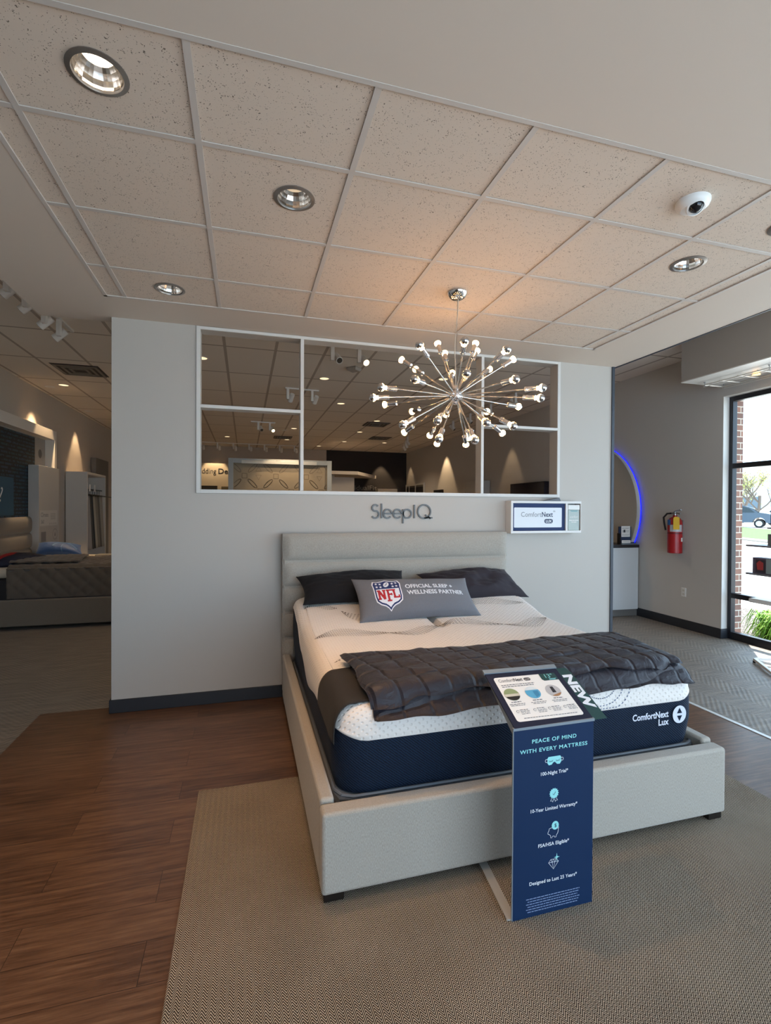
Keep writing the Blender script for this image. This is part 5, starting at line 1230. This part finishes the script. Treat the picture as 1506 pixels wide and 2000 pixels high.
def gq(z): return [(p.x, p.y, z) for p in (p0, p1, p1+off, p0+off)]
v8 = gq(GZ-.02)+gq(GZ+.06)
go = gmesh.add(v8, [(3, 2, 1, 0), (4, 5, 6, 7), (0, 1, 5, 4), (1, 2, 6, 5), (2, 3, 7, 6), (3, 0, 4, 7)]).build('lawn_strip', GRS, None); props(go, 'bright green lawn strip across the car park outside', 'grass', kind='stuff')
cu_ = MB().tube([p0+Vector((0, 0, GZ+.06)), p1+Vector((0, 0, GZ+.06))], .09, 6).build('kerb', mat('kerb_grey', '8d8a84', .9), None); struct(cu_)
# leafy plant
pl = thing('daylily_plant', 'green strappy leaved plant growing in the mulch bed outside the window', 'plant', (6.36, .40, GZ+.03))
random.seed(11); LEAF = [mat('leaf_green_a', '6b9a2c', .6), mat('leaf_green_b', '8fb83e', .6)]
for c, mt in enumerate(LEAF):
    m = MB()
    for i in range(170):
        a = random.uniform(0, 2*pi); L = random.uniform(.16, .36); r0 = random.uniform(0, .15); h = random.uniform(.16, .42); wd = random.uniform(.010, .018)
        bx_, by_ = 6.36+r0*cos(a*1.7), .40+r0*sin(a*1.7); P = []
        for k in range(7):
            t = k/6; x = bx_+cos(a)*L*t; y = by_+sin(a)*L*t; z = GZ+.03+h*sin(pi*min(1, t*.95)*.75)*1.1-.25*t*t*(h<.5); w_ = wd*(1-t**2)+.002
            P += [(x-sin(a)*w_, y+cos(a)*w_, z), (x, y, z-.006), (x+sin(a)*w_, y-cos(a)*w_, z)]
        m.add(P, [(3*k+q, 3*k+q+1, 3*k+q+4, 3*k+q+3) for k in range(6) for q in (0, 1)])
    m.build('foliage', mt, pl, 'all', recalc=False)
# tree
def tree(x, y, h, seed, label, leafc, nleaf):
    random.seed(seed); t = thing('spring_tree', label, 'tree', (x, y, GZ)); m = MB(); tips = []
    def branch(p, d, L, r, lv):
        pts = [p]; q = p
        for k in range(4): d = (d+Vector((random.uniform(-.15, .15), random.uniform(-.15, .15), random.uniform(-.02, .12)))).normalized(); q = q+d*L/4; pts.append(q)
        m.tube(pts, r, 6); tips.append(q); tips.append(pts[2])
        if lv:
            for _ in range(4 if lv > 1 else 3):
                s = random.choice(pts[2:]); a = random.uniform(0, 2*pi); branch(s, (d*.6+Vector((cos(a)*.7, sin(a)*.7, random.uniform(.1, .6)))).normalized(), L*.62, r*.5, lv-1)
    branch(Vector((x, y, GZ)), Vector((0, 0, 1)), h*.42, h*.018, 3)
    m.build('trunk_and_branches', mat('bark_grey', '6e6259', .9), t, True)
    f = MB()
    for _ in range(nleaf):
        c = random.choice(tips)+Vector((random.gauss(0, .28), random.gauss(0, .28), random.gauss(0, .25))); s = random.uniform(.05, .11)
        u = Vector((random.gauss(0, 1), random.gauss(0, 1), random.gauss(0, 1))).normalized(); v = u.orthogonal().normalized(); w_ = u.cross(v)
        f.add([c-v*s, c+w_*s*.6, c+v*s, c-w_*s*.6], [(0, 1, 2, 3)])
    f.build('leaves', mat('leaf_'+leafc, leafc, .8), t, recalc=False)
tree(50.0, 33.6, 7.5, 4, 'bare branched young tree rising behind the parked grey car', 'b3bf6a', 260)
tree(60, 43, 9, 9, 'hazy yellow green tree farther behind the parked cars', 'b8b86a', 1800)
# cars
def car(x, y, ang, s, c, label):
    t = thing('parked_car', label, 'car', (x, y, GZ+.0)); R_ = Matrix.Translation((x, y, GZ+.06)) @ Matrix.Rotation(ang, 4, 'Z') @ Matrix.Scale(s, 4)
    def T(p): return R_ @ Vector(p)
    side = [(-2.25, .35), (-2.3, .75), (-2.2, 1.0), (-1.95, 1.08), (-1.75, 1.15), (-1.2, 1.58), (-.6, 1.66), (.5, 1.62), (.95, 1.45), (1.35, 1.12), (2.05, 1.0), (2.3, .85), (2.35, .5), (2.25, .3)]
    arch = lambda cx: [(cx+.40*cos(a), .33+.40*sin(a)) for a in [math.radians(q) for q in range(0, 181, 20)]]
    out = side+arch(1.42)+arch(-1.42)
    m = MB(); secs = [(-.9, .97), (-.82, 1), (0, 1.02), (.82, 1), (.9, .97)]
    n = len(out); V = []
    for yy_, k in secs:
        for px, pz in out:
            inw = 1-.18*max(0, (pz-1.0))/.66; V.append(T((px*(k if abs(px) > 2 else 1), yy_*inw, pz)))
    F = [(j*n+i, j*n+(i+1) % n, (j+1)*n+(i+1) % n, (j+1)*n+i) for j in range(4) for i in range(n)]+[tuple(range(n)), tuple(range(4*n, 5*n))]
    m.add(V, F); m.build('body', mat('car_'+c, c, .25, metal=.2), t, 30)
    GL = mat('car_glass', '1b2a30', .08)
    for sd2 in (-1, 1):
        for q in ([(-1.7, 1.13), (-1.15, 1.50), (-.62, 1.58), (-.62, 1.11)], [(-.55, 1.11), (-.55, 1.58), (.45, 1.55), (.82, 1.42), (1.15, 1.12)]):
            MB().add([T((px, sd2*(.912*(1-.18*max(0, pz-1.0)/.66)), pz)) for px, pz in q], [tuple(range(len(q)))]).build('side_window', GL, t)
    MB().add([T((1.40, -.72, 1.13)), T((1.40, .72, 1.13)), T((.99, .66, 1.46)), T((.99, -.66, 1.46))], [(0, 1, 2, 3)]).build('windscreen', GL, t)
    for wx in (1.42, -1.42):
        for wy in (-.82, .82):
            a, b = T((wx, wy-.1, .27)), T((wx, wy+.1, .27)); w = MB().cyl(a, b, .33*s, 20).build('wheel', mat('tyre', '1a1a1c', .8), t, True)
            e = T((wx, wy+(.105 if wy > 0 else -.105), .27)); d_ = (b-a).normalized()*(1 if wy > 0 else -1)
            MB().cyl(e-d_*.01, e+d_*.01, .21*s, 12).build('rim', mat('alloy', 'b8bcc0', .3, metal=.7), w, True)
    for wy in (-.62, .62): MB().obox(T((2.27, wy, .80)), T((2.29, wy, .8))-T((2.25, wy, .8)), T((2.27, wy+.16, .8))-T((2.27, wy, .8)), Vector((0, 0, .07*s))).build('headlight', mat('headlight', 'dfe4e6', .1), t)
view = Vector((.83, .55, 0)).normalized(); acr = Vector((view.y, -view.x, 0)); angc = math.atan2(acr.y, acr.x)
car(45.6, 32.2, angc, 1.22, '46525f', 'blue grey hatchback parked beyond the lawn, half hidden by the brick jamb')
car(58.5, 37.0, angc+.5, 1.2, 'd9dde0', 'white car parked behind the young tree')
bd = thing('distant_building', 'long pale low building on the far side of the car park', 'building', (85, 62, GZ))
bv = Vector((88, 64, GZ)); 
MB().obox(bv+Vector((0, 0, 3.2)), acr*45, view*5, Vector((0, 0, 3.2))).build('walls', mat('pale_wall', 'c9cfd2', .8), bd)
MB().obox(bv+Vector((0, 0, 6.6)), acr*45.5, view*5.5, Vector((0, 0, .25))).build('roof', mat('roof_grey', '9ba6ac', .7), bd)
for k in range(-6, 7): MB().obox(bv-view*5.02+acr*k*6.5+Vector((0, 0, 2.6)), acr*2.2, view*.05, Vector((0, 0, 1.3))).build('window', mat('far_window', '5d6d78', .2), bd)
